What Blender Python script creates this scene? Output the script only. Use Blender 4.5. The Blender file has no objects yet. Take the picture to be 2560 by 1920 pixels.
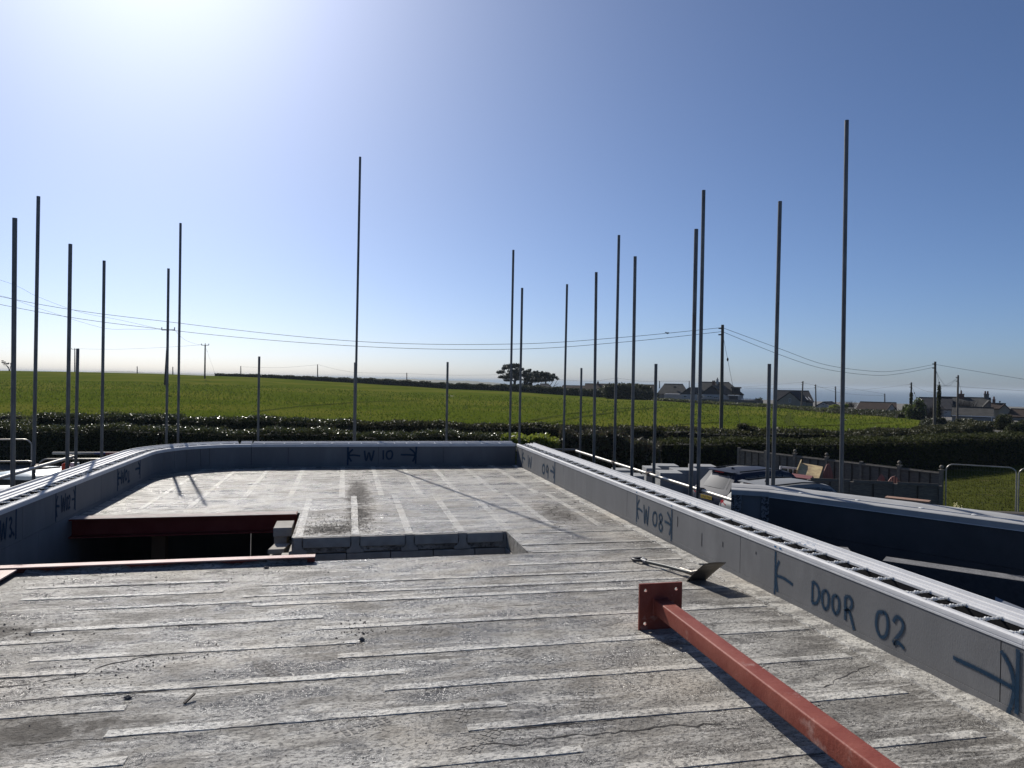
import bpy, bmesh, math, random
import numpy as np
from mathutils import Vector, Matrix
random.seed(7); rng = np.random.default_rng(7)
sc = bpy.context.scene
COL = sc.collection
R = math.radians

# ---------------------------------------------------------------- camera
FPX = 1775.0
ROLL, PITCH, YAW = R(1.06), R(0.226), math.atan(415 / FPX)
CAM = np.array([0, 0, 1.6])
R0 = np.array([math.cos(YAW), -math.sin(YAW), 0]); FH = np.array([math.sin(YAW), math.cos(YAW), 0]); ZU = np.array([0, 0, 1.0])
FW = math.cos(PITCH) * FH - math.sin(PITCH) * ZU; U0 = math.sin(PITCH) * FH + math.cos(PITCH) * ZU
CR = math.cos(ROLL) * R0 + math.sin(ROLL) * U0; CU = -math.sin(ROLL) * R0 + math.cos(ROLL) * U0
cam = bpy.data.objects.new('camera', bpy.data.cameras.new('camera')); COL.objects.link(cam)
cam.data.sensor_width = 36; cam.data.lens = 36 * FPX / 2560; cam.data.clip_start = 0.05; cam.data.clip_end = 120000
m = Matrix((tuple(CR) + (CAM[0],), tuple(CU) + (CAM[1],), tuple(-FW) + (CAM[2],), (0, 0, 0, 1)))
cam.matrix_world = Matrix(((CR[0], CU[0], -FW[0], CAM[0]), (CR[1], CU[1], -FW[1], CAM[1]), (CR[2], CU[2], -FW[2], CAM[2]), (0, 0, 0, 1)))
sc.camera = cam

# ---------------------------------------------------------------- sky, sun, exposure
SUN_AZ, SUN_EL = R(-15.0), R(36.0)          # azimuth clockwise from +Y
world = bpy.data.worlds.new('World'); sc.world = world; world.use_nodes = True
wn = world.node_tree.nodes; wl = world.node_tree.links
sky = wn.new('ShaderNodeTexSky'); sky.sky_type = 'NISHITA'; sky.sun_disc = False
sky.sun_elevation = SUN_EL; sky.sun_rotation = SUN_AZ
sky.altitude = 30; sky.air_density = 0.62; sky.dust_density = 1.05; sky.ozone_density = 7.0
wl.new(sky.outputs[0], wn['Background'].inputs[0]); wn['Background'].inputs[1].default_value = 0.087
sun = bpy.data.objects.new('sun', bpy.data.lights.new('sun', 'SUN')); COL.objects.link(sun)
sun.data.energy = 5.0; sun.data.angle = R(0.53); sun.data.color = (1.0, 0.95, 0.87)
SD = Vector((math.sin(SUN_AZ) * math.cos(SUN_EL), math.cos(SUN_AZ) * math.cos(SUN_EL), math.sin(SUN_EL)))
sun.rotation_euler = SD.to_track_quat('Z', 'Y').to_euler(); sun.location = (0, 0, 60)
sc.view_settings.view_transform = 'Standard'; sc.view_settings.look = 'None'
sc.view_settings.exposure = 0.15; sc.view_settings.gamma = 1.0; sc.view_settings.use_curve_mapping = False
sc.render.engine = 'CYCLES'
sc.cycles.max_bounces = 6; sc.cycles.diffuse_bounces = 3; sc.cycles.glossy_bounces = 3; sc.cycles.transparent_max_bounces = 12
sc.cycles.volume_bounces = 0; sc.cycles.use_denoising = True; sc.cycles.caustics_reflective = False; sc.cycles.caustics_refractive = False

# ---------------------------------------------------------------- measuring helpers (real distances)
def ray(x, y): return (x - 1280) * CR + (960 - y) * CU + FPX * FW
def on_z(x, y, z):
    r = ray(x, y); return CAM + r * ((z - CAM[2]) / r[2])
def on_x(x, y, X):
    r = ray(x, y); return CAM + r * (X / r[0])
def on_y(x, y, Y):
    r = ray(x, y); return CAM + r * (Y / r[1])
def far(x, y, d):
    r = ray(x, y); return CAM + r * (d / np.dot(r, FH))
def horizon(x): return 953 + 0.0185 * (x - 1280)

# ---------------------------------------------------------------- material helper
MATS = {}
def mat(name, c1, c2=None, scale=4.0, rough=0.7, bump=0.0, bscale=None, metal=0.0, spec=0.5, stretch=(1, 1, 1), coord='pos',
        lo=0.35, hi=0.65, detail=5, island=False, transl=0.0, dist=0.02, c3=None, c3scale=1.0, c3lo=.55, c3hi=.7, rough2=None):
    if name in MATS: return MATS[name]
    mt = bpy.data.materials.new(name); mt.use_nodes = True; MATS[name] = mt
    n = mt.node_tree.nodes; l = mt.node_tree.links; b = n['Principled BSDF']
    b.inputs['Roughness'].default_value = rough; b.inputs['Metallic'].default_value = metal; b.inputs['Specular IOR Level'].default_value = spec
    b.inputs['Base Color'].default_value = (*c1, 1)
    vec = None
    def getvec():
        nonlocal vec
        if vec is None:
            if coord == 'pos': src = n.new('ShaderNodeNewGeometry').outputs['Position']
            else: src = n.new('ShaderNodeTexCoord').outputs['Object']
            mp = n.new('ShaderNodeMapping'); mp.inputs['Scale'].default_value = stretch; l.new(src, mp.inputs['Vector']); vec = mp.outputs[0]
        return vec
    def noise(s, d=detail, ro=0.6):
        t = n.new('ShaderNodeTexNoise'); t.inputs['Scale'].default_value = s; t.inputs['Detail'].default_value = d; t.inputs['Roughness'].default_value = ro
        l.new(getvec(), t.inputs['Vector']); return t.outputs['Fac']
    def ramp(f, a, b_):
        r = n.new('ShaderNodeMapRange'); r.inputs['From Min'].default_value = a; r.inputs['From Max'].default_value = b_; l.new(f, r.inputs['Value']); return r.outputs[0]
    def mix(f, a, b_):
        x = n.new('ShaderNodeMix'); x.data_type = 'RGBA'; l.new(f, x.inputs[0])
        for s, v in ((6, a), (7, b_)):
            if isinstance(v, tuple): x.inputs[s].default_value = (*v, 1)
            else: l.new(v, x.inputs[s])
        return x.outputs[2]
    colout = None
    if c2 is not None:
        if island: f = n.new('ShaderNodeNewGeometry').outputs['Random Per Island']
        else: f = ramp(noise(scale), lo, hi)
        colout = mix(f, c1, c2)
        if rough2 is not None:
            rr = n.new('ShaderNodeMapRange'); rr.inputs['To Min'].default_value = rough; rr.inputs['To Max'].default_value = rough2; l.new(f, rr.inputs['Value']); l.new(rr.outputs[0], b.inputs['Roughness'])
    if c3 is not None:
        f3 = ramp(noise(c3scale, 6), c3lo, c3hi); colout = mix(f3, colout if colout is not None else c1, c3)
    if colout is not None: l.new(colout, b.inputs['Base Color'])
    if bump:
        bp = n.new('ShaderNodeBump'); bp.inputs['Strength'].default_value = bump; bp.inputs['Distance'].default_value = dist
        l.new(noise(bscale or scale * 6, 6, 0.65), bp.inputs['Height']); l.new(bp.outputs[0], b.inputs['Normal'])
    if transl:
        t = n.new('ShaderNodeBsdfTranslucent'); ms = n.new('ShaderNodeMixShader'); ms.inputs[0].default_value = transl
        if colout is not None: l.new(colout, t.inputs[0])
        else: t.inputs[0].default_value = (*c1, 1)
        l.new(b.outputs[0], ms.inputs[1]); l.new(t.outputs[0], ms.inputs[2]); l.new(ms.outputs[0], n['Material Output'].inputs[0])
    return mt

# ---------------------------------------------------------------- mesh builder
class MB:
    def __init__(s): s.v = []; s.f = []
    def add(s, vs, fs):
        o = len(s.v); s.v += [tuple(map(float, p)) for p in vs]; s.f += [tuple(i + o for i in f) for f in fs]; return s
    def box(s, a, b):
        x0, y0, z0 = a; x1, y1, z1 = b
        return s.hexa([(x0, y0, z0), (x1, y0, z0), (x1, y1, z0), (x0, y1, z0), (x0, y0, z1), (x1, y0, z1), (x1, y1, z1), (x0, y1, z1)])
    def hexa(s, p): return s.add(p, [(0, 3, 2, 1), (4, 5, 6, 7), (0, 1, 5, 4), (1, 2, 6, 5), (2, 3, 7, 6), (3, 0, 4, 7)])
    def bbox(s, a, b, c=.004):   # box with chamfered top/bottom edges
        x0, y0, z0 = a; x1, y1, z1 = b; rings = []
        for z, k in ((z0, c), (z0 + c, 0), (z1 - c, 0), (z1, c)):
            rings.append([(x0 + k, y0 + k, z), (x1 - k, y0 + k, z), (x1 - k, y1 - k, z), (x0 + k, y1 - k, z)])
        return s.rings(rings)
    def rings(s, rs, close=True, caps=True):
        o = len(s.v); k = len(rs[0]); fs = []
        for r in rs: s.v += [tuple(map(float, p)) for p in r]
        for i in range(len(rs) - 1):
            for j in range(k if close else k - 1):
                a = o + i * k + j; b = o + i * k + (j + 1) % k; fs.append((a, b, b + k, a + k))
        if caps and close:
            fs.append(tuple(o + j for j in reversed(range(k)))); fs.append(tuple(o + (len(rs) - 1) * k + j for j in range(k)))
        s.f += fs; return s
    def tube(s, pts, rad, seg=8, caps=True):
        pts = [Vector(tuple(map(float, p))) for p in pts]; rs = []
        for i, p in enumerate(pts):
            d = (pts[min(i + 1, len(pts) - 1)] - pts[max(i - 1, 0)]).normalized()
            u = d.cross(Vector((0, 0, 1)) if abs(d.z) < .9 else Vector((0, 1, 0))).normalized(); w = d.cross(u)
            r = rad[i] if isinstance(rad, (list, tuple)) else rad
            rs.append([p + (u * math.cos(t) + w * math.sin(t)) * r for t in [2 * math.pi * j / seg for j in range(seg)]])
        return s.rings(rs, caps=caps)
    def ball(s, c, r, seg=8, rows=5):
        if not hasattr(r, '__len__'): r = (r, r, r)
        rs = []
        for i in range(rows + 1):
            a = math.pi * i / rows; q = max(math.sin(a), .02)
            rs.append([(c[0] + r[0] * q * math.cos(2 * math.pi * j / seg), c[1] + r[1] * q * math.sin(2 * math.pi * j / seg), c[2] - r[2] * math.cos(a)) for j in range(seg)])
        return s.rings(rs)
    def prism(s, poly, a, b, ax):   # polygon in the two other axes extruded along ax
        def P(p, t): return {0: (t, p[0], p[1]), 1: (p[0], t, p[1]), 2: (p[0], p[1], t)}[ax]
        return s.rings([[P(p, a) for p in poly], [P(p, b) for p in poly]])
    def xf(s, fn): s.v = [tuple(fn(p)) for p in s.v]; return s
    def mesh(s, name, mt=None, smooth=None):
        me = bpy.data.meshes.new(name); me.from_pydata(s.v, [], s.f); me.validate()
        bm = bmesh.new(); bm.from_mesh(me); bmesh.ops.recalc_face_normals(bm, faces=bm.faces); bm.to_mesh(me); bm.free()
        if mt: me.materials.append(mt)
        if smooth:
            me.polygons.foreach_set('use_smooth', [True] * len(me.polygons)); me.set_sharp_from_angle(angle=R(smooth))
        return me
    def obj(s, name, mt=None, parent=None, smooth=None): return link(name, s.mesh(name, mt, smooth), parent)
def link(name, me, parent=None, loc=None, rz=None):
    o = bpy.data.objects.new(name, me); COL.objects.link(o)
    if parent: o.parent = parent
    if loc is not None: o.location = tuple(map(float, loc))
    if rz is not None: o.rotation_euler = (0, 0, rz)
    return o
def tag(o, label=None, cat=None, group=None, kind=None):
    if label: o['label'] = label
    if cat: o['category'] = cat
    if group: o['group'] = group
    if kind: o['kind'] = kind
    return o
def thing(name, label, cat, loc=(0, 0, 0), rz=0, group=None):
    return tag(link(name, None, None, loc, rz), label, cat, group)
def part_label(o, t): o['label'] = t; return o
def np_mesh(name, V, F, mt):
    me = bpy.data.meshes.new(name); V = np.asarray(V, dtype=np.float32); F = np.asarray(F, dtype=np.int32); k = F.shape[1]
    me.vertices.add(len(V)); me.vertices.foreach_set('co', V.ravel()); me.loops.add(F.size); me.loops.foreach_set('vertex_index', F.ravel())
    me.polygons.add(len(F)); me.polygons.foreach_set('loop_start', np.arange(0, F.size, k, dtype=np.int32)); me.polygons.foreach_set('loop_total', np.full(len(F), k, dtype=np.int32))
    me.update(calc_edges=True); me.materials.append(mt); return me
def leaves(P, size, flat=0.5, bias=None):
    """one small quad per point"""
    n = len(P); P = np.asarray(P); s = size * rng.uniform(.6, 1.3, (n, 1))
    u = rng.normal(size=(n, 3)); u /= np.linalg.norm(u, axis=1, keepdims=True)
    w = rng.normal(size=(n, 3)); w = np.cross(u, w); w /= np.linalg.norm(w, axis=1, keepdims=True)
    if bias is not None: u = u * (1 - flat) + np.array(bias) * flat
    V = np.stack([P - u * s, P + w * s * flat, P + u * s, P - w * s * flat], 1).reshape(-1, 3)
    return V, np.arange(4 * n).reshape(n, 4)
def clump(c, r, n, shell=.55):
    d = rng.normal(size=(n, 3)); d /= np.linalg.norm(d, axis=1, keepdims=True)
    return np.asarray(c) + d * np.asarray(r) * (shell + (1 - shell) * rng.random((n, 1))) 

# ---------------------------------------------------------------- materials
def floor_mat(name, cols, pit=.5, streak=(.45, 1.7, 1), patch=(.42, .62), midr=(.47, .60), bump=.9, rough=(.42, .66), stains=()):
    mt = bpy.data.materials.new(name); mt.use_nodes = True; n = mt.node_tree.nodes; l = mt.node_tree.links; b = n['Principled BSDF']; g = n.new('ShaderNodeNewGeometry')
    def nz(scale, det, ro, st=(1, 1, 1), lo=0, hi=1, warp=0):
        mp = n.new('ShaderNodeMapping'); mp.inputs['Scale'].default_value = st; l.new(g.outputs['Position'], mp.inputs[0]); t = n.new('ShaderNodeTexNoise')
        t.inputs['Scale'].default_value = scale; t.inputs['Detail'].default_value = det; t.inputs['Roughness'].default_value = ro; t.inputs['Distortion'].default_value = warp; l.new(mp.outputs[0], t.inputs['Vector'])
        r = n.new('ShaderNodeMapRange'); r.inputs['From Min'].default_value = lo; r.inputs['From Max'].default_value = hi; l.new(t.outputs['Fac'], r.inputs['Value']); return r.outputs[0]
    def mix(f, a, c):
        x = n.new('ShaderNodeMix'); x.data_type = 'RGBA'; l.new(f, x.inputs[0])
        for i, v in ((6, a), (7, c)):
            if isinstance(v, tuple): x.inputs[i].default_value = (*v, 1)
            else: l.new(v, x.inputs[i])
        return x.outputs[2]
    big = nz(1.5, 10, .7, streak, *patch, .4); mid = nz(6.0, 10, .74, (.6, 1.3, 1), *midr, .5); fine = nz(48, 4, .7, (.8, 1.2, 1), .53, .63); smear = nz(3.4, 10, .76, (.3, 2.4, 1), .53, .62, .9); warm = nz(.9, 3, .5, (1, 1, 1), .5, .75)
    c = mix(big, cols[0], cols[1]); c = mix(mid, c, cols[2]); c = mix(smear, c, cols[3]); c = mix(warm, c, mix(big, tuple(v * k_ for v, k_ in zip(cols[0], (1.06, 1, .92))), tuple(v * k_ for v, k_ in zip(cols[1], (1.08, 1, .9)))))
    fm = n.new('ShaderNodeMath'); fm.operation = 'MULTIPLY'; fm.inputs[1].default_value = pit; l.new(fine, fm.inputs[0]); c = mix(fm.outputs[0], c, cols[4])
    stain_masks = []; wob_ = nz(9, 8, .75, (1, 1, 1), .25, .75)
    for cx, cy, rx, ry in stains:
        mp = n.new('ShaderNodeMapping'); mp.vector_type = 'TEXTURE'; mp.inputs['Location'].default_value = (cx, cy, 0); mp.inputs['Scale'].default_value = (rx, ry, 50); l.new(g.outputs['Position'], mp.inputs[0]); ln = n.new('ShaderNodeVectorMath'); ln.operation = 'LENGTH'; l.new(mp.outputs[0], ln.inputs[0])
        sb_ = n.new('ShaderNodeMath'); sb_.operation = 'MULTIPLY_ADD'; l.new(wob_, sb_.inputs[0]); sb_.inputs[1].default_value = 1.5; l.new(ln.outputs['Value'], sb_.inputs[2]); r_ = n.new('ShaderNodeMapRange'); r_.inputs['From Min'].default_value = 1.0; r_.inputs['From Max'].default_value = 1.7; r_.inputs['To Min'].default_value = .85; r_.inputs['To Max'].default_value = 0; l.new(sb_.outputs[0], r_.inputs['Value']); c = mix(r_.outputs[0], c, (.085, .076, .066)); stain_masks.append(r_.outputs[0])
    l.new(c, b.inputs['Base Color'])
    gl = nz(3.2, 9, .72, (.55, 1.5, 1), .44, .58, .4); rr = n.new('ShaderNodeMapRange'); rr.inputs['To Min'].default_value = rough[0]; rr.inputs['To Max'].default_value = rough[1]; l.new(gl, rr.inputs['Value']); ro = rr.outputs[0]
    for sm in stain_masks:
        mxr = n.new('ShaderNodeMix'); l.new(sm, mxr.inputs[0]); l.new(ro, mxr.inputs[2]); mxr.inputs[3].default_value = 1.0; ro = mxr.outputs[0]
    l.new(ro, b.inputs['Roughness'])
    b.inputs['Specular IOR Level'].default_value = .30
    h1 = nz(60, 6, .7); h2 = nz(9, 6, .6); ad = n.new('ShaderNodeMath'); ad.operation = 'MULTIPLY_ADD'; l.new(h2, ad.inputs[0]); ad.inputs[1].default_value = 1.6; l.new(h1, ad.inputs[2])
    a2 = n.new('ShaderNodeMath'); a2.operation = 'MULTIPLY_ADD'; l.new(fine, a2.inputs[0]); a2.inputs[1].default_value = -.35; l.new(ad.outputs[0], a2.inputs[2])
    bp = n.new('ShaderNodeBump'); bp.inputs['Strength'].default_value = bump; bp.inputs['Distance'].default_value = .010; l.new(a2.outputs[0], bp.inputs['Height']); l.new(bp.outputs[0], b.inputs['Normal'])
    return mt
concrete = floor_mat('floor concrete', [(.365, .346, .310), (.150, .139, .122), (.122, .113, .100), (.50, .478, .435), (.045, .042, .038)], .75, patch=(.44, .58), streak=(.5, 1.2, 1), bump=1.0, rough=(.20, .72), stains=((-.12, 7.70, .55, .42), (.20, 10.2, .24, 2.2), (.18, 8.5, .22, .9), (-2.1, 4.95, .7, .22), (2.55, 8.3, .35, .8), (-1.35, 3.55, .6, .25)))
grout = floor_mat('grout strip', [(.54, .52, .47), (.42, .40, .36), (.23, .218, .198), (.60, .58, .53), (.10, .095, .09)], .75, midr=(.49, .57), bump=.9, rough=(.26, .65))
grout_far = floor_mat('worn grout strip', [(.47, .45, .405), (.36, .343, .308), (.19, .18, .162), (.54, .52, .47), (.08, .076, .07)], .75, midr=(.48, .58), bump=.9, rough=(.26, .7))
steel_red = mat('red oxide steel', spec=.2, c1=(.185, .040, .027), c2=(.245, .072, .050), scale=6, rough=.55, bump=.2, bscale=60, c3=(.34, .20, .17), c3scale=7, c3lo=.60, c3hi=.72)
steel_dusty = mat('dusty red oxide steel', (.34, .16, .14), (.42, .30, .27), scale=7, rough=.6, bump=.3, bscale=50)
galv = mat('galvanised tube', (.16, .157, .15), (.095, .094, .095), scale=5, stretch=(3, 3, .8), rough=.42, metal=.55, bump=.1, bscale=40, c3=(.10, .075, .06), c3scale=3.2, c3lo=.62, c3hi=.72)
galv_light = mat('pale galvanised tube', (.42, .40, .36), (.28, .265, .235), scale=6, rough=.42, metal=.5, c3=(.30, .24, .17), c3scale=4, c3lo=.62, c3hi=.7)
coupler_m = mat('coupler steel', (.09, .08, .075), (.16, .12, .10), scale=20, rough=.6, metal=.5)
eps = mat('grey insulation panel', (.138, .139, .142), (.114, .115, .118), scale=3, rough=.75, bump=.35, bscale=120, dist=.004, c3=(.175, .176, .178), c3scale=2.2, c3lo=.55, c3hi=.75, stretch=(1, 1, .35))
eps_void_shade = mat('dark insulation', (.014, .014, .016), (.02, .02, .022), scale=6, rough=.95, spec=.1)  # near-black colour stands in for the deep shade of the wall cavity
eps_cut = mat('cut bead insulation', (.24, .24, .245), (.02, .02, .022), scale=42, lo=.45, hi=.6, rough=.9, bump=1, bscale=60, dist=.02, coord='obj')
white_pvc = mat('white plastic rail', spec=.18, c1=(.60, .60, .60), c2=(.52, .52, .53), scale=5, rough=.6, bump=.08, bscale=40)
grey_pvc = mat('grey plastic rail', (.40, .42, .45), (.34, .36, .39), scale=5, rough=.45)
tie_m = mat('white plastic tie', (.88, .88, .87), rough=.4, transl=.5)
block_m = mat('concrete block', (.37, .345, .305), (.27, .25, .22), scale=9, rough=.9, bump=.6, bscale=80, dist=.006)
aerated = mat('aerated block', (.29, .293, .292), (.24, .243, .242), scale=4, rough=.9, bump=.3, bscale=60)
black_m = mat('black rubber', (.012, .012, .013), rough=.6)
paint_dark = mat('dark blue car paint', (.016, .022, .042), rough=.6, metal=.0, spec=.2)
paint_silver = mat('silver car paint', (.19, .195, .20), rough=.6, metal=.0, spec=.2)
glass_dark = mat('car glass', (.012, .014, .016), rough=.22, spec=.6)
lamp_red = mat('red lamp lens', (.30, .012, .015), rough=.15)
plate_y = mat('yellow plate', (.62, .42, .06), rough=.4)
timber = mat('weathered timber', (.17, .15, .12), (.10, .09, .073), scale=6, stretch=(1, 1, 6), rough=.85, bump=.5, bscale=30)
timber_top = mat('pale weathered rail', (.20, .175, .135), (.12, .108, .085), scale=9, rough=.8)
soil = mat('yard gravel', (.13, .12, .105), (.075, .07, .06), scale=1.2, rough=.95, bump=.8, bscale=14, dist=.05)
field_m = mat('field grass', (.120, .152, .020), (.074, .100, .013), scale=1.3, rough=.9, spec=.0, bump=1.0, bscale=9, dist=.12, c3=(.150, .158, .028), c3scale=.045, c3lo=.45, c3hi=.6, transl=.25)
lawn_m = mat('lawn grass', c1=(.095, .104, .024), c2=(.055, .066, .016), spec=.0, scale=2.5, rough=.8, bump=1.0, bscale=22, dist=.05, c3=(.12, .105, .05), c3scale=.9, c3lo=.60, c3hi=.72, transl=.2)
grass_blade = mat('grass blades', (.128, .165, .018), (.060, .088, .011), island=True, rough=.8, spec=.08, transl=.4)
weed_m = mat('verge weeds', (.10, .12, .035), (.05, .05, .025), island=True, rough=.6, transl=.4)
leaf_hedge = mat('hedge leaves', (.030, .042, .014), (.075, .078, .022), island=True, rough=.36, transl=.3, spec=.5)
leaf_lane = mat('lane hedge leaves', (.034, .040, .016), (.070, .066, .026), island=True, rough=.6, spec=.3, transl=.3)
leaf_gold = mat('golden shrub leaves', (.20, .22, .03), (.13, .17, .025), island=True, rough=.4, transl=.45)
leaf_brown = mat('budding shrub twigs', (.075, .055, .035), (.06, .07, .025), island=True, rough=.55, transl=.3)
leaf_conifer = mat('clipped conifer leaves', (.026, .034, .012), (.062, .066, .020), island=True, rough=.75, spec=.2, transl=.35)
leaf_far = mat('far hedge leaves', (.040, .048, .022), (.06, .062, .03), island=True, rough=.6, transl=.3)
pine_m = mat('pine needles', (.016, .024, .012), (.030, .038, .018), island=True, rough=.6, transl=.2)
leaf_bush = mat('bush leaves', (.05, .075, .018), (.095, .115, .028), island=True, rough=.4, transl=.4)
twig_m = mat('bare twigs', (.07, .055, .045), (.045, .036, .03), island=True, rough=.8)
hedge_core = mat('hedge light blocker', (.012, .013, .008), (.02, .018, .01), scale=4, rough=1)  # dark core added inside the foliage to block light
bark = mat('bark', (.05, .042, .035), (.03, .026, .022), scale=5, rough=.9)
pole_wood = mat('pole wood', (.115, .10, .085), (.075, .065, .055), scale=3, stretch=(4, 4, .5), rough=.85)
pole_dark = mat('tarred pole wood', (.035, .03, .028), rough=.8)
cable_m = mat('cable', (.05, .05, .055), rough=.6)
slate = mat('slate roof', spec=.05, c1=(.045, .045, .05), c2=(.032, .032, .036), scale=1.5, rough=.7, bump=.4, bscale=8)
slate_lit = mat('grey roof', spec=.05, c1=(.075, .074, .071), c2=(.052, .051, .049), scale=1.2, rough=.75, bump=.4, bscale=6)
tile_brown = mat('brown roof tiles', spec=.05, c1=(.06, .045, .038), c2=(.042, .033, .029), scale=2, rough=.8, bump=.5, bscale=7)
render_w = mat('white render', spec=.05, c1=(.40, .40, .39), c2=(.34, .34, .33), scale=.8, rough=.85)
render_c = mat('cream render', spec=.05, c1=(.25, .24, .20), c2=(.21, .20, .17), scale=.8, rough=.85)
render_g = mat('grey render', spec=.05, c1=(.22, .22, .22), c2=(.17, .17, .17), scale=.8, rough=.85)
stone_m = mat('garden stone', spec=.05, c1=(.17, .165, .15), c2=(.09, .09, .08), scale=2.5, rough=.9, bump=.8, bscale=5)
clad_black = mat('dark gable cladding', (.022, .022, .03), rough=.6)
brick_m = mat('chimney brick', (.16, .075, .055), (.10, .06, .05), scale=4, rough=.9)
frame_w = mat('white window frame', (.62, .63, .64), rough=.4)
pane_m = mat('window pane', (.03, .035, .04), rough=.06, spec=.7)
ply_m = mat('weathered plywood', (.52, .40, .20), (.30, .21, .11), scale=3.2, coord='obj', lo=.42, hi=.62, rough=.75)
redwood = mat('red stained boards', (.20, .075, .055), (.26, .11, .085), scale=4, stretch=(1, 1, .3), rough=.7)
rust_steel = mat('shovel steel', (.17, .155, .135), (.11, .10, .085), scale=14, coord='obj', rough=.42, metal=.55, bump=.2, bscale=60)
water_m = mat('sea water', (.030, .048, .048), (.042, .062, .060), scale=.004, stretch=(1, .35, 1), rough=.28, bump=.5, bscale=.09, dist=1.2, c3=(.35, .4, .42), c3scale=.06, c3lo=.74, c3hi=.80, spec=.4)
hill_m = mat('far moorland', (.075, .078, .045), (.10, .095, .06), scale=.01, rough=.9)

# spray paint with soft uneven edges
def paint_mat():
    mt = bpy.data.materials.new('blue spray paint'); mt.use_nodes = True; n = mt.node_tree.nodes; l = mt.node_tree.links; b = n['Principled BSDF']
    b.inputs['Base Color'].default_value = (.006, .031, .066, 1); b.inputs['Roughness'].default_value = .85; b.inputs['Specular IOR Level'].default_value = .2
    uv = n.new('ShaderNodeUVMap'); sp = n.new('ShaderNodeSeparateXYZ'); l.new(uv.outputs[0], sp.inputs[0])
    a = n.new('ShaderNodeMath'); a.operation = 'SUBTRACT'; l.new(sp.outputs[1], a.inputs[0]); a.inputs[1].default_value = .5
    a2 = n.new('ShaderNodeMath'); a2.operation = 'ABSOLUTE'; l.new(a.outputs[0], a2.inputs[0])
    nz = n.new('ShaderNodeTexNoise'); nz.inputs['Scale'].default_value = 70; g = n.new('ShaderNodeNewGeometry'); l.new(g.outputs['Position'], nz.inputs['Vector'])
    ad = n.new('ShaderNodeMath'); ad.operation = 'MULTIPLY_ADD'; l.new(nz.outputs[0], ad.inputs[0]); ad.inputs[1].default_value = .16; l.new(a2.outputs[0], ad.inputs[2])
    def mrg(a_, b_, c_, d_):
        mr = n.new('ShaderNodeMapRange'); l.new(ad.outputs[0], mr.inputs['Value']); mr.inputs['From Min'].default_value = a_; mr.inputs['From Max'].default_value = b_; mr.inputs['To Min'].default_value = c_; mr.inputs['To Max'].default_value = d_; return mr.outputs[0]
    mx = n.new('ShaderNodeMath'); mx.operation = 'MAXIMUM'; l.new(mrg(.27, .36, .9, 0), mx.inputs[0]); l.new(mrg(.25, .56, .34, 0), mx.inputs[1]); l.new(mx.outputs[0], b.inputs['Alpha']); return mt
paint_blue = paint_mat()

# ================================================================ SETTING: land, sea
EX = [-900, 0, 180, 300, 420, 640, 880, 1120, 1280, 1400, 1600, 1800, 1950, 2100, 2230, 2330, 2700]
EY = [915, 927, 930, 932.5, 936, 943.8, 957.7, 973, 979, 987.8, 999.6, 1012.6, 1022, 1035, 1043, 1056, 1075]
ED = [270, 260, 258, 256, 254, 250, 240, 225, 215, 205, 185, 160, 140, 120, 105, 86, 76]
EZ = [1.6 + (horizon(x) - y) / FPX * d for x, y, d in zip(EX, EY, ED)]
FIELD0 = 44.0; GND = -2.8
def land_h(x, y):
    v = np.array([x, y, 0]); a = v @ R0; d = v @ FH; r = math.hypot(x, y)
    if d < 1: return GND - max(0, r - 60) * .01
    px = min(2700, max(-900, 1280 + FPX * a / d))
    D = np.interp(px, EX, ED); Zf = np.interp(px, EX, EZ)
    if d < FIELD0: return GND
    if d < D:
        t = (d - FIELD0) / (D - FIELD0); return GND + (Zf - GND) * (t * .8 + .2 * t * t)
    C = np.interp(px, [1250, 1420, 2700], [2600, 520, 400]); sl = np.interp(px, [1250, 1450, 2700], [.008, .013, .016])
    z = Zf - sl * (min(d, C) - D)
    if d > C: z -= min(1, (d - C) / 60) * 40
    return max(z, -41)
mb = MB(); radii = [0, 3, 8, 15, 22, 30, 37, 44, 50, 58, 66, 76, 86, 96, 106, 118, 130, 142, 155, 168, 182, 196, 210, 225, 240, 256, 272, 290, 320, 360, 400, 440, 480, 520, 560, 620, 800, 1100, 1600, 2200, 2700, 3200]
NA = 240; rs = []
for r in radii:
    rs.append([(max(r, .01) * math.sin(2 * math.pi * j / NA), max(r, .01) * math.cos(2 * math.pi * j / NA), 0) for j in range(NA)])
mb.rings(rs, caps=False); mb.xf(lambda p: (p[0], p[1], land_h(p[0], p[1])))
tag(mb.obj('ground', soil, smooth=60), kind='structure')
# the crop field
pxs = np.linspace(-700, 2335, 150); ts = np.linspace(0, 1, 46) ** 1.25; rows = []
for t in ts:
    row = []
    for px in pxs:
        D = np.interp(px, EX, ED); d = FIELD0 + (D - FIELD0) * t; p = d * FH + R0 * (px - 1280) / FPX * d
        row.append((p[0], p[1], land_h(p[0], p[1]) + .06 + .05 * math.sin(p[0] * .21) * math.sin(p[1] * .13)))
    rows.append(row)
field = tag(MB().rings(rows, close=False).obj('field', field_m, smooth=60), kind='structure')
def field_pt(px, d):
    p = d * FH + R0 * (px - 1280) / FPX * d; return np.array([p[0], p[1], land_h(p[0], p[1]) + .05])
def field_hit(px, y):
    best = None
    for d in np.linspace(FIELD0 + .5, np.interp(px, EX, ED) - .5, 260):
        p = field_pt(px, d); v = p - CAM; yy = 960 - FPX * (v @ CU) / (v @ FW)
        if best is None or abs(yy - y) < best[0]: best = (abs(yy - y), p)
    return best[1]
track_m = mat('trodden crop', (.040, .052, .012), (.065, .075, .018), scale=1.5, rough=1, spec=0, lo=.4, hi=.6)
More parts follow.
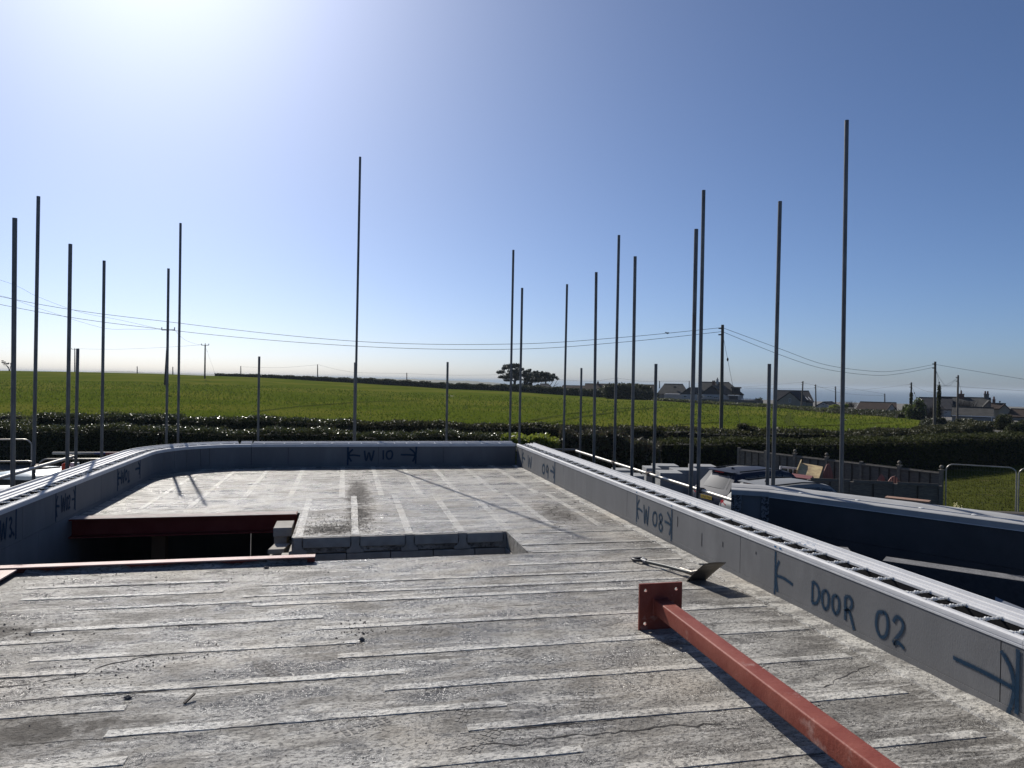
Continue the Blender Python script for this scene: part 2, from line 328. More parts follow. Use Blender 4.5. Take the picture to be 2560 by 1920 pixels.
for tr_px, w_ in ((((640, 1030), (760, 1016), (900, 1006), (1050, 1002)), .5), (((1330, 1052), (1420, 1036), (1480, 1028), (1580, 1020)), .45), (((1370, 1060), (1450, 1043), (1560, 1028), (1660, 1017)), .45), (((1988, 1067), (1974, 1056), (1970, 1046), (1979, 1033)), .6), (((1700, 1062), (1800, 1056), (1930, 1062)), .35), (((2000, 1066), (2120, 1062), (2230, 1056)), .35)):
    pts = [field_hit(*q) for q in tr_px]; S_ = []
    for a_, b_ in zip(pts, pts[1:]): S_ += [a_ + (b_ - a_) * t_ for t_ in np.linspace(0, 1, 8, endpoint=False)]
    S_.append(pts[-1]); rr = []
    for i, p in enumerate(S_):
        d_ = S_[min(i + 1, len(S_) - 1)] - S_[max(i - 1, 0)]; q_ = np.array([-d_[1], d_[0], 0]); q_ /= np.linalg.norm(q_) + 1e-9; ww = w_ * rng.uniform(.5, 1.2)
        rr.append([(p[0] - q_[0] * ww, p[1] - q_[1] * ww, land_h(p[0] - q_[0] * ww, p[1] - q_[1] * ww) + .125), (p[0] + q_[0] * ww, p[1] + q_[1] * ww, land_h(p[0] + q_[0] * ww, p[1] + q_[1] * ww) + .125)])
    MB().rings(rr, close=False).obj('wheel_track', track_m, field)
# lawn behind the site
lw = MB(); row0 = [on_z(x, y, GND) for x, y in ((2230, 1300), (2330, 1182), (2450, 1165), (2600, 1150), (2900, 1130))]
lp = [far(2180, 1300, 13), far(3400, 1300, 13), far(3000, 1300, 47), far(2330, 1180, 40), far(2345, 1300, 23.2), far(2180, 1300, 23.2)]
lw.add([(p[0], p[1], GND + .02) for p in lp], [tuple(range(6))]); tag(lw.obj('lawn', lawn_m), kind='structure')
# sea
sea = MB(); srad = [200, 500, 1000, 2000, 4000, 8000, 16000, 30000, 45000]
sea.rings([[(r * math.sin(2 * math.pi * j / 96), r * math.cos(2 * math.pi * j / 96), -36) for j in range(96)] for r in srad], caps=False)
tag(sea.obj('sea', water_m), kind='structure')
# far ridge
HX = [180, 230, 290, 340, 420, 560, 640, 740, 870, 1000, 1074, 1190, 1230, 1270, 1310, 1350]
HY = [934, 929.5, 927, 929.5, 933, 936.5, 940.5, 943.5, 944.6, 947, 949, 953, 956, 960.5, 965.5, 975]
pr = []; front = []; base = []
for x in np.linspace(180, 1350, 90):
    y = np.interp(x, HX, HY) + .5 * math.sin(x * .09) + .35 * math.sin(x * .23); d = 1900
    front.append(far(x, y + 26, d - 350)); pr.append(far(x, y, d)); base.append(far(x, y + 40, d + 300))
tag(MB().rings([front, pr, base], close=False).obj('hills', hill_m, smooth=80), kind='structure')

# ================================================================ the roof-level floor
fl = MB()
HX0, HX1, HYN, HYF = -.50, 1.69, 6.40, 7.375
def slabpiece(x0, x1, y0, y1, t=.16): fl.box((x0, y0, -t), (x1, y1, 0))
slabpiece(-2.9, 3.2, -3, HYN); slabpiece(HX1, 3.2, HYN, HYF); slabpiece(HX0, 3.2, HYF, 13.2); slabpiece(-2.9, HX0, 8.72, 13.2)
floor = tag(fl.obj('floor_slab', concrete), kind='structure')
def strip(pts_a, pts_b, w, z=.003, wob=.003):
    """thin raised strip of grout from a to b with a wandering edge"""
    a = np.array(pts_a); b = np.array(pts_b); L = np.linalg.norm(b - a); n = max(4, int(L / .09)); d = (b - a) / L; q = np.array([-d[1], d[0]])
    top = []; k1 = random.random() * 9
    rr = []
    for i in range(n + 1):
        t = i / n; p = a + (b - a) * t; w1 = w / 2 * (1 + .06 * math.sin(k1 + t * 7)) + random.uniform(-wob, wob); w2 = w / 2 + random.uniform(-wob, wob)
        zz = z * random.uniform(.7, 1.15)
        rr.append([(*(p - q * w1), -.01), (*(p - q * (w1 - .006)), zz), (*(p + q * (w2 - .006)), zz), (*(p + q * w2), -.01)])
    return MB().rings(rr).obj('grout_strip', grout if min(a[1], b[1]) < 6.35 else grout_far, floor)
for x in (-1.28, -.70, -.03, .50, 1.04, 1.58, 2.14, 2.70, 3.14): strip((x, 9.86 + random.uniform(-.1, .1)), (x, 13.15), .085)
for x in (-2.35, -1.82): strip((x, 9.2), (x + .02, 13.0), .07)
for x in (.12, .67, 1.22, 1.74, 2.26, 2.81, 3.15): strip((x, 7.42 if x < 1.8 else 7.5), (x + .01, 9.8 + random.uniform(-.08, .12)), .085)
strip((-.44, 7.4), (-.44, 9.7), .085)
NEAR = [(-2.27, 5.92, -.87), (-2.2, 5.63, -.86), (-1.76, 5.34, -.62), (-.61, 5.235, 2.25), (-1.86, 4.935, -.12), (-2.3, 4.745, -1.57), (-1.68, 4.44, .11), (-2.2, 4.24, -1.32), (-1.35, 3.94, .34), (-2, 3.745, -1.0), (-1.01, 3.465, .80), (-1.9, 3.23, -.86),
        (-.6, 5.72, 2.97), (-.7, 5.45, 2.74), (-.16, 4.68, 3.0), (-.02, 4.19, 3.0), (.22, 3.71, 2.95), (.57, 3.215, 2.9), (-.6, 2.97, 1.03), (1.16, 2.745, 2.9), (1.40, 6.01, 3.02), (1.82, 7.26, 3.12), (1.7, 6.74, 3.1), (1.72, 6.43, 3.1), (2.3, 5.1, 3.06), (-1.5, 2.5, .6), (-1.2, 2.2, 1.6)]
for x0, y, x1 in NEAR: strip((x0, y), (x1, y - .02 * (x1 - x0)), .074 if y < 5.3 else .06, z=.0045)
# cracks and joint lines beside the strips
crack_m = mat('dark joint line', (.045, .042, .04), (.10, .095, .09), scale=30, rough=1, spec=0)
def crack(x0, y0, x1, y1, w=.0035, jag=.004):
    n = max(6, int(math.hypot(x1 - x0, y1 - y0) / .04)); rr = []; oy = 0; d = np.array([x1 - x0, y1 - y0]); d /= np.linalg.norm(d); q = np.array([-d[1], d[0]])
    for i in range(n + 1):
        oy = oy * .8 + random.gauss(0, jag); p = np.array([x0, y0]) + (np.array([x1, y1]) - [x0, y0]) * i / n + q * oy; ww = w * random.uniform(.15, 1.2); rr.append([(*(p - q * ww), .0016), (*(p + q * ww), .0016)])
    MB().rings(rr, close=False).obj('crack', crack_m, floor)
for x0, y, x1 in NEAR:
    yo = y - .042
    for _ in range(random.choice((0, 1, 1, 2))):
        a = random.uniform(max(-2.6, x0 - .5), x1 - .5); b = min(3.05, a + random.uniform(.4, 1.4)); crack(a, yo - .02 * (a - x0), b, yo - .02 * (b - x0), random.uniform(.0015, .0042), .003)
for a in ((.5, 3.06, 1.75, 3.02, .006, .01), (-.4, 2.75, .4, 2.72, .006, .01), (-2.0, 4.05, -1.4, 4.12, .005, .008), (2.5, 3.3, 2.95, 3.5, .004, .01), (-1.3, 4.25, -.95, 4.42, .007, .01), (-.9, 4.44, -.7, 4.45, .007, .006), (1.0, 4.9, 1.5, 4.92, .003, .004), (1.9, 5.7, 2.6, 5.66, .003, .004), (-.8, 10.2, -.2, 10.4, .004, .02), (-2.2, 10.9, -1.2, 11.1, .004, .02), (.9, 9.0, 1.7, 9.2, .004, .02), (1.9, 10.8, 2.6, 10.7, .004, .02), (.3, 11.6, 1.0, 11.8, .004, .02), (2.4, 8.3, 2.75, 8.9, .008, .02), (2.45, 7.9, 2.7, 8.2, .008, .02)): crack(*a)
# boot prints
def boot_print(x, y, a):
    ca, sa = math.cos(a), math.sin(a); b = MB()
    for k_ in range(8):
        yy = -.13 + k_ * .034; hw = (.030, .034, .030, .026, .036, .042, .040, .028)[k_]
        for x0_, x1_ in ((-hw, -.012), (-.006, .008), (.014, hw)):
            if random.random() < .8: b.add([(x + (u * ca - v * sa), y + (u * sa + v * ca), .0022) for u, v in ((x0_, yy), (x1_, yy + random.uniform(-.004, .004)), (x1_, yy + .022), (x0_, yy + .022))], [(0, 1, 2, 3)])
    tag(b.obj('boot_print', mat('dusty tread mark', (.20, .19, .175), (.27, .258, .24), scale=25, rough=.95, spec=.1), floor), kind='stuff')
for q in ((.60, 3.40, -.4), (1.22, 3.43, -.3), (.62, 3.09, -.7), (1.45, 3.66, .3), (1.75, 4.45, -.9), (.5, 4.55, 1.2), (1.0, 4.05, .8), (.1, 3.32, 2.0), (-.4, 4.1, .5), (2.3, 3.2, .2)): boot_print(*q)
# mortar fillet laid along the foot of the right-hand wall, lifting at its edge
strip((3.12, 2.0), (3.12, 5.6), .18, z=.012, wob=.004)
strip((3.13, 5.75), (3.14, 12.7), .11, z=.010)
# crumbs of mortar: nobody could count them
V = []; Fc = []
def crumb(x, y, s, z0=0):
    o = len(V); h = s * random.uniform(.5, .9)
    for k in range(5):
        a = 2 * math.pi * k / 5 + random.random(); V.append((x + s * math.cos(a) * random.uniform(.6, 1), y + s * math.sin(a) * random.uniform(.6, 1), z0 - .002))
    V.append((x + random.uniform(-.3, .3) * s, y + random.uniform(-.3, .3) * s, z0 + h)); 
    for k in range(5): Fc.append((o + k, o + (k + 1) % 5, o + 5))
for cx, cy, sx, sy, n, s in ((-.12, 7.7, .25, .18, 700, .009), (.18, 10.4, .10, 1.0, 420, .010), (.18, 8.6, .10, .5, 260, .009), (-.1, 8.1, .3, .3, 300, .012), (-1.9, 6.1, 1.5, .18, 160, .010), (-2.0, 4.9, .25, .12, 70, .012), (.1, 4.62, .1, .1, 60, .012), (-1.2, 4.25, .4, .15, 80, .010), (2.6, 8.3, .25, .6, 160, .012), (-1.8, 12.2, .6, .2, 90, .014), (.7, 3.1, 1.0, .12, 120, .006), (2.6, 3.4, .4, .5, 120, .006)):
    for _ in range(n):
        x, y = random.gauss(cx, sx), random.gauss(cy, sy)
        if -2.8 < x < 3.1 and (y < 6.3 or (y > 7.45 and x > -.45) or y > 8.9): crumb(x, y, s * random.uniform(.4, 1.2))
for _ in range(900):
    x, y = random.uniform(-2.7, 3.05), random.uniform(1.5, 12.9)
    if y < 6.3 or (y > 7.45 and x > -.45) or y > 8.9: crumb(x, y, random.uniform(.003, .009))
me = bpy.data.meshes.new('mortar_crumbs'); me.from_pydata(V, [], Fc); me.materials.append(mat('mortar crumbs', (.075, .068, .060), (.17, .158, .142), island=True, rough=.95, spec=.1))
tag(link('mortar_crumbs', me, floor), kind='stuff')
# a few larger loose lumps
for i, (x, y, s, lab) in enumerate(((-.62, 6.22, .022, 'small mortar lump below the end of the pink steel edging'), (-1.02, 3.83, .02, 'dark grit lump on the pale grout in the near left'), (.12, 4.42, .022, 'dark mortar lump at a broken strip end, mid floor'))):
    b = MB().ball((0, 0, s * .35), (s, s * .7, s * .45), 8, 5); b.xf(lambda p: tuple(c * random.uniform(.7, 1.2) for c in p))
    tag(b.obj('mortar_lump', mat('lump', (.13, .12, .11), rough=.95)), lab, 'rubble'); bpy.context.view_layer.update()
    COL.objects[-1].location = (x, y, 0)
tw = MB().box((-.035, -.006, 0), (.035, .006, .008)).obj('wood_splinter', mat('dark wood chip', (.04, .03, .022), rough=.8)); tw.location = (-.72, 3.74, .012); tw.rotation_euler = (0, -.3, 1.0)
tag(tw, 'short dark stick lying across a pale strip, near left', 'stick')

# ---- inside of the opening: beam ends, infill blocks, block wall
op = thing('stair_opening_wall', 'grey block wall with beam ends under the far edge of the opening', 'wall', (0, HYF, 0))
xs = [-.44, .12, .67, 1.22, 1.70]
for i, x in enumerate(xs):
    w = .045; poly = [(x - w, 0), (x + w, 0), (x + w * .8, -.08), (x + w * 1.3, -.125), (x + w * 1.9, -.135), (x + w * 1.9, -.165), (x - w * 1.9, -.165), (x - w * 1.9, -.135), (x - w * 1.3, -.125), (x - w * .8, -.08)]
    MB().prism([(a, b - .003) for a, b in poly], -.012, .3, 1).obj('beam_end', block_m, op)
    if i < 4:
        x2 = xs[i + 1]
        MB().bbox((x + .050, -.028, -.105), (x2 - .052, .2, -.004)).obj('infill_block', block_m, op)
        MB().bbox((x + .092, .012, -.165), (x2 - .092, .2, -.115)).obj('slip_block', block_m, op)
zz = -.175
for r in range(6):
    x = -.62 + (.22 if r % 2 else 0) - .22
    while x < 1.7:
        a, b = max(x, -.60), min(x + .43, 1.69)
        if b - a > .06: MB().bbox((a, -.005, zz - .21), (b, .12, zz)).obj('block', block_m, op)
        x += .44
    zz -= .22
# right-hand side of the opening and floor below
osd = thing('opening_side_wall', 'short block wall closing the right end of the floor opening', 'wall', (HX1, 0, 0))
for r in range(5):
    for k in range(3): MB().bbox((-.01, HYN + .02 + k * .32, -.17 - .22 * (r + 1) + .01), (.12, HYN + .33 + k * .32, -.17 - .22 * r)).obj('block', block_m, osd)
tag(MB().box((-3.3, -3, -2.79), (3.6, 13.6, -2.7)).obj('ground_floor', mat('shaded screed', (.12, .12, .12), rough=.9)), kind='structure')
st = thing('stub_pier', 'loose grey blocks stacked on a pier beside the red steel beam end', 'pier', (0, 0, 0))
MB().bbox((-.735, 8.02, -.125), (-.545, 8.42, -.03)).obj('block', block_m, st)
MB().bbox((-.74, 7.72, -.24), (-.58, 7.98, -.19)).xf(lambda p: (p[0] + .15 * (p[1] - 7.85), p[1], p[2])).obj('broken_block', block_m, st)
for r in range(8): MB().bbox((-.75, 7.70, -.28 - .22 * (r + 1)), (-.57, 8.5, -.27 - .22 * r)).obj('block', block_m, st)
MB().bbox((-.73, 8.06, -.26), (-.60, 8.5, -.128)).obj('block', block_m, st)
tag(MB().box((-2.2, 9.1, -2.7), (-2.05, 9.25, -.25)).obj('timber_prop', mat('dim timber', (.13, .085, .05), rough=.8)), 'dim brown timber prop standing under the dark red beam', 'prop')

# ---- red steelwork
ib = thing('steel_beam', 'dark red steel I-beam spanning the far side of the opening', 'beam')
ip = [(-.10, 0), (.10, 0), (.10, -.013), (.006, -.018), (.006, -.187), (.10, -.192), (.10, -.205), (-.10, -.205), (-.10, -.192), (-.006, -.187), (-.006, -.018), (-.10, -.013)]
MB().prism([(8.66 + a, b + .012) for a, b in ip], -3.0, -.53, 0).obj('section', mat('shaded red beam steel', (.13, .022, .017), (.16, .035, .026), scale=5, rough=.6, spec=.15), ib)  # darker maroon copy of the red steel, shade put into its colour
MB().box((-2.99, 8.565, .0135), (-.54, 8.755, .0165)).obj('dust_layer', mat('mortar dust on steel', (.33, .26, .24), (.42, .38, .35), scale=12, rough=.85, bump=.4, bscale=60), ib)
fe = thing('edge_channel', 'dusty pink steel channel along the near edge of the opening', 'beam')
MB().box((-2.88, 6.335, .046), (-.235, 6.43, .056)).obj('flange', steel_dusty, fe)
MB().box((-2.88, 6.385, -.15), (-.237, 6.395, .0455)).obj('web', steel_red, fe)
MB().box((-2.88, 6.335, -.16), (-.237, 6.43, -.151)).obj('bottom_flange', steel_red, fe)
sb = thing('trimmer_beam', 'short pink steel beam running toward the camera at the left edge', 'beam')
MB().box((-2.66, 4.4, .032), (-2.50, 6.33, .044)).obj('flange', steel_dusty, sb)
MB().box((-2.585, 4.4, -.15), (-2.575, 6.33, .0315)).obj('web', steel_red, sb)
# mortar haunch under the channel
hb = MB(); n = 60; rr = []
for i in range(n + 1):
    x = -2.45 + 2.15 * i / n; h = .028 + .012 * math.sin(x * 9) + random.uniform(-.006, .006); w = .06 + .025 * math.sin(x * 5 + 1) + random.uniform(-.008, .008)
    rr.append([(x, 6.384, -.01), (x, 6.384, h), (x, 6.384 - w * .5, h * .75), (x, 6.384 - w * 1.3, .004), (x, 6.384 - w * 1.5, -.01)])
tag(hb.rings(rr).obj('mortar_haunch', concrete, smooth=50), 'rough grey mortar packed along the pink steel channel', 'mortar')

# ---- steel post with base plate
po = thing('steel_post', 'red oxide square steel post with drilled base plate lying on the floor', 'post', (2.025, 4.28, 0))
pm = bmesh.new(); S = .15; holes = [(-.108, .258), (.108, .258), (-.108, .042), (.108, .042)]
vs = []; es = []
def loop(pts):
    v = [pm.verts.new((p[0], 0, p[1])) for p in pts]; return [pm.edges.new((v[i], v[(i + 1) % len(v)])) for i in range(len(v))]
E_ = loop([(-S, 0), (S, 0), (S, .30), (-S, .30)])
for hx, hz in holes: E_ += loop([(hx + .011 * math.cos(t), hz + .011 * math.sin(t)) for t in [2 * math.pi * k / 12 for k in range(12)]])
bmesh.ops.triangle_fill(pm, use_beauty=True, edges=E_)
ex = bmesh.ops.extrude_face_region(pm, geom=list(pm.faces)); bmesh.ops.translate(pm, vec=(0, .015, 0), verts=[e for e in ex['geom'] if isinstance(e, bmesh.types.BMVert)])
bmesh.ops.recalc_face_normals(pm, faces=pm.faces); pme = bpy.data.meshes.new('base_plate'); pm.to_mesh(pme); pm.free(); pme.materials.append(steel_red)
link('base_plate', pme, po)
def rsq(h, r, n=4):
    out = []
    for cx, cy, a0 in ((h - r, h - r, 0), (-h + r, h - r, 90), (-h + r, -h + r, 180), (h - r, -h + r, 270)):
        for k in range(n + 1): t = R(a0 + 90 * k / n); out.append((cx + r * math.cos(t), cy + r * math.sin(t)))
    return out
sec = rsq(.05, .010); rr = []
for y in (-.001, -2.9): rr.append([(a - .048 * (y / -2.0), y, .15 + b) for a, b in sec])
MB().rings(rr).obj('square_section', steel_red, po, smooth=35)
we = MB(); we.rings([[(a * 1.0, -.0015, .15 + b) for a, b in rsq(.058, .012)], [(a, -.009, .15 + b) for a, b in rsq(.0503, .010)]], caps=False); we.obj('weld', steel_red, po, smooth=60)
bp2 = link('base_plate', pme, po); bp2.location = (-.048 * 1.45, -2.915, 0)

# ---- shovel
sh = thing('shovel', 'builder shovel lying with its steel blade tipped up against the light', 'shovel')
A = on_z(1592, 1396, .02); Bq = on_z(1716, 1440, .055)
A = Vector(A); Bq = Vector(Bq); dv = (Bq - A).normalized(); qv = dv.cross(Vector((0, 0, 1))).normalized()
g0 = A + dv * .02; hnd = MB()
ring_pts = []
for t in np.linspace(0, 1, 13):
    a = R(-150 + 300 * t) 
    ring_pts.append(A + dv * (.055 - .06 * math.cos(a)) + qv * (.052 * math.sin(a)))
hnd.tube([A + dv * .105 - qv * .012, A + dv * .085 - qv * .045, A + dv * .02 - qv * .055, A - dv * .002 - qv * .05, A - dv * .004 + qv * .05, A + dv * .02 + qv * .055, A + dv * .085 + qv * .045, A + dv * .105 + qv * .012], .012, 8)
hnd.obj('handle_grip', mat('black plastic grip', (.02, .02, .022), rough=.4), sh, smooth=50)
MB().tube([A + dv * .085, A + dv * .12, A + dv * .16], [.020, .019, .017], 10).obj('handle_socket', mat('grey plastic collar', (.14, .14, .15), rough=.5), sh, smooth=50)
bc = Vector((2.80, 5.33, .05))
MB().tube([A + dv * .15, A + (bc - A) * .55, A + (bc - A) * .93], .0155, 12).obj('shaft', mat('dark fibreglass shaft', (.06, .065, .06), rough=.45), sh, smooth=50)
p00, p10, p01, p11 = Vector((2.715, 5.335, .004)), Vector((2.885, 5.335, .004)), Vector((2.752, 5.066, .203)), Vector((2.955, 5.083, .203))
nb = (p10 - p00).cross(p01 - p00).normalized(); bl = []
NU, NV = 9, 8; grid = []
for j in range(NV + 1):
    row = []
    for i in range(NU + 1):
        u, v = i / NU, j / NV; p = p00.lerp(p10, u).lerp(p01.lerp(p11, u), v); row.append(p + nb * (.022 * ((2 * u - 1) ** 2) * (1 - .6 * v) + .02 * (1 - v) ** 3))
    grid.append(row)
bo = MB().rings(grid, close=False).obj('blade', rust_steel, sh, smooth=60); md = bo.modifiers.new('thick', 'SOLIDIFY'); md.thickness = .0025
MB().tube([bc - dv * .16, bc, bc + Vector((.02, -.06, .035))], [.02, .022, .010], 10).obj('blade_socket', rust_steel, sh, smooth=50)

# ================================================================ insulated formwork walls
def offset_path(path, o):
    """path of (x,y); outside on the left-hand side when o>0"""
    out = []
    for i, p in enumerate(path):
        a = np.array(path[max(i - 1, 0)]); b = np.array(path[min(i + 1, len(path) - 1)]); d = b - a; d = d / np.linalg.norm(d); q = np.array([-d[1], d[0]])
        c = 1.0
        out.append(np.array(p) + q * o * c)
    return out
def path_at(path, s0, s1):
    """sub-path between arc lengths"""
    P = [np.array(p, float) for p in path]; L = [0]
    for a, b in zip(P, P[1:]): L.append(L[-1] + np.linalg.norm(b - a))
    def pt(s):
        s = min(max(s, 0), L[-1])
        for i in range(len(P) - 1):
            if s <= L[i + 1] + 1e-9: return P[i] + (P[i + 1] - P[i]) * ((s - L[i]) / (L[i + 1] - L[i]))
        return P[-1]
    return [tuple(pt(s0))] + [tuple(P[i]) for i in range(len(P)) if s0 + .02 < L[i] < s1 - .02] + [tuple(pt(s1))], L[-1]
def sweep(path, prof):
    """profile of (outward offset, z)"""
    offs = [offset_path(path, o) for o, _ in prof]; rr = []
    for i in range(len(path)): rr.append([(offs[k][i][0], offs[k][i][1], prof[k][1]) for k in range(len(prof))])
    return MB().rings(rr)
TOPZ = .405
def rail_in(i): return [(-.001, .356), (-.004, .357), (-.0045, .368), (-.003, .369), (-.003, .373), (-.005, .375), (-.005, .388), (-.004, .398), (.003, TOPZ), (i * .35, TOPZ + .002), (i * .38, TOPZ - .002), (i * .5, TOPZ - .002), (i * .53, TOPZ + .002), (i - .008, TOPZ + .002), (i - .007, TOPZ + .006), (i - .002, TOPZ + .006), (i, TOPZ - .002), (i, .390), (.0, .375)]
def rail_out(v, o):
    t = lambda f: v + (o - v) * f
    return [(v, .397), (v, TOPZ + .007), (v + .006, TOPZ + .007), (v + .009, TOPZ + .001), (t(.27), TOPZ), (t(.29), TOPZ + .010), (t(.34), TOPZ + .010), (t(.36), TOPZ), (t(.56), TOPZ), (t(.58), TOPZ + .014), (t(.64), TOPZ + .014), (t(.66), TOPZ + .002), (o - .020, TOPZ + .004), (o - .017, TOPZ + .024), (o - .005, TOPZ + .024), (o, TOPZ), (o, .345), (o - .006, .345), (o - .006, .378)]
def make_tie(i, v):
    tieb = MB(); tieb.tube([(0, i - .006, 0), (0, v + .012, 0)], .006, 6); L_ = v - i
    for f, r in ((.15, .008), (.38, .013), (.50, .011), (.72, .008), (.9, .008)): tieb.ball((0, i + L_ * f, 0), (r, r * .8, r), 6, 4)
    tieb.box((-.013, v - .004, -.002), (.013, v + .016, .010)); tieb.box((-.011, i - .010, -.002), (.011, i + .004, .010)); return tieb.mesh('tie', tie_m, smooth=50)
def icf_wall(label, path, joints, ties, base_z=-.3, strip_h=.045, dims=(.022, .165, .34)):
    w = thing('parapet_wall', label, 'wall'); i_, v_, o_ = dims; TIE = make_tie(i_, v_)
    _, L = path_at(path, 0, 1); js = [0] + [j for j in joints if 0 < j < L] + [L]
    for a, b in zip(js, js[1:]):
        sp, _ = path_at(path, a + .003, b - .003)
        sweep(sp, [(0, strip_h + .002), (0, .372), (i_ - .003, .372), (i_ - .003, strip_h + .002)]).obj('panel', eps, w)
        sp2, _ = path_at(path, a + .0015 + (.35 if a > 0 else 0), b - .0015 + (.35 if b < L else 0))
        if len(sp2) > 1: sweep(sp2, [(-.003, base_z), (-.003, strip_h), (i_ - .003, strip_h), (i_ - .003, base_z)]).obj('base_strip', eps, w)
        sp3, _ = path_at(path, a + .001 + (.12 if a > 0 else 0), b - .001 + (.12 if b < L else 0))
        sweep(sp3, rail_in(i_)).obj('rail', white_pvc, w); 
        sp4, _ = path_at(path, a + .001 + (.5 if a > 0 else 0), b - .001 + (.5 if b < L else 0))
        sweep(sp4, rail_out(v_, o_)).obj('outer_rail', white_pvc, w)
    full, _ = path_at(path, 0, L)
    sweep(full, [(v_ + .006, base_z - 2.4), (v_ + .006, .37), (o_ - .008, .37), (o_ - .008, base_z - 2.4)]).obj('outer_leaf', eps, w)
    sweep(full, [(i_ + .001, base_z - .02), (i_ + .001, base_z), (v_ + .001, base_z), (v_ + .001, base_z - .02)]).obj('cavity_floor', eps_void_shade, w)
    sweep(full, [(i_ - .0025, base_z), (i_ - .0025, .380), (i_ - .0005, .380), (i_ - .0005, base_z)]).obj('cavity_shade_sheet', eps_void_shade, w)  # added black sheets paint the cavity's shade onto its faces
    sweep(full, [(v_ + .002, base_z), (v_ + .002, .396), (v_ + .0055, .396), (v_ + .0055, base_z)]).obj('cavity_shade_sheet', eps_void_shade, w)
    for s in ties:
        sp, _ = path_at(path, max(0, s - .05), min(L, s + .05)); d = np.array(sp[-1]) - np.array(sp[0]); p, _ = path_at(path, s, s + .001)
        link('tie', TIE, w, (p[0][0], p[0][1], TOPZ - .001), math.atan2(d[1], d[0]))
    return w
def rsteps(a, b, s=.2):
    out = []; x = a
    while x < b: out.append(x); x += s * random.choice((1, 1, 1, .75, 1.15))
    return out
# right-hand wall: path runs toward the camera so the outside (+X) is on its left
Y0 = 13.19
wall_r = icf_wall('straight grey insulation parapet on the right, painted DOOR 02', [(3.2, Y0), (3.2, 10), (3.2, 7), (3.2, 4), (3.2, -1.5)], [Y0 - 10.19, Y0 - 7.71, Y0 - 5.28, Y0 - 2.88, Y0 - .4], [Y0 - y for y in (5.72, 5.40, 5.19, 4.98, 4.78, 4.56, 4.44, 4.21, 4.03, 3.80, 3.51, 3.38, 3.26, 3.04, 2.84, 2.66, 2.45, 2.3)] + rsteps(.25, Y0 - 5.85, .26))
# back wall: runs from left to right, outside (+Y) on its left
BY = 13.2
wall_b = icf_wall('grey parapet across the back of the roof, painted W 10', [(-1.6, BY), (0, BY), (1.6, BY), (3.18, BY)], [.62, 2.2, 3.4], rsteps(.2, 4.7, .3))
# left wall with the rounded far corner: runs away from the camera, outside (-X) on its left
LX = -2.9; arc = [(-1.6 - 1.3 * math.cos(R(t)), 11.9 + 1.3 * math.sin(R(t))) for t in range(0, 91, 9)]
wall_l = icf_wall('left parapet curving round the far corner, painted W 01 and W 02', [(LX, -1.5), (LX, 3), (LX, 6), (LX, 9)] + arc[:-1] + [(-1.602, BY)], [5.7, 8.94, 11.115, 13.44, 13.85, 14.1, 14.35, 14.6, 14.75], rsteps(7.5, 15.2, .2), base_z=-.3, dims=(.045, .165, .40))
MB().box((LX - .046, 6.45, -2.7), (LX - .0015, 8.9, -.302)).obj('lower_panel', eps, wall_l)

# painted markings ---------------------------------------------------------
GLY = {'W': [[(-.5, .5), (-.32, -.5), (-.02, .3), (.22, -.5), (.5, .52)]], '0': [[(.1, .5), (-.35, .35), (-.45, -.15), (-.15, -.5), (.3, -.38), (.45, .1), (.3, .45), (.05, .5)]], 'O': [[(.1, .5), (-.4, .3), (-.4, -.25), (0, -.5), (.42, -.2), (.4, .3), (.05, .5)]],
       '1': [[(-.05, .5), (0, -.5)]], '2': [[(-.4, .25), (-.1, .5), (.3, .4), (.3, .1), (-.35, -.45), (.1, -.38), (.5, -.5)]], '3': [[(-.4, .4), (.1, .5), (.35, .3), (-.05, .03), (.35, -.2), (.15, -.48), (-.35, -.4)]],
       '8': [[(.3, .35), (0, .5), (-.35, .35), (-.1, .05), (.35, -.2), (.15, -.5), (-.25, -.42), (-.35, -.15), (.1, .1), (.35, .35)]], '9': [[(.3, .4), (-.1, .5), (-.4, .2), (-.1, -.02), (.25, .15), (.32, .4), (.35, -.5)]],
       'D': [[(-.35, .5), (-.35, -.5)], [(-.35, .5), (.2, .4), (.42, 0), (.15, -.4), (-.4, -.5)]], 'R': [[(-.4, .5), (-.35, -.6)], [(-.4, .5), (.15, .55), (.35, .25), (.05, -.02), (-.3, -.08), (.1, -.15), (.65, -.85)]],
       'AL': [[(.45, .02), (.1, .0), (-.45, .1)]], 'V': []}
def smooth_poly(p, k=5):
    if len(p) < 3: return [tuple(np.array(p[0]) + (np.array(p[1]) - np.array(p[0])) * t) for t in np.linspace(0, 1, 5)]
    P = [np.array(q, float) for q in p]; out = []
    for i in range(len(P) - 1):
        a, b, c, d = P[max(i - 1, 0)], P[i], P[i + 1], P[min(i + 2, len(P) - 1)]
        for t in np.linspace(0, 1, k, endpoint=False):
            out.append(.5 * ((2 * b) + (c - a) * t + (2 * a - 5 * b + 4 * c - d) * t * t + (3 * b - a - 3 * c + d) * t ** 3))
    return out + [P[-1]]
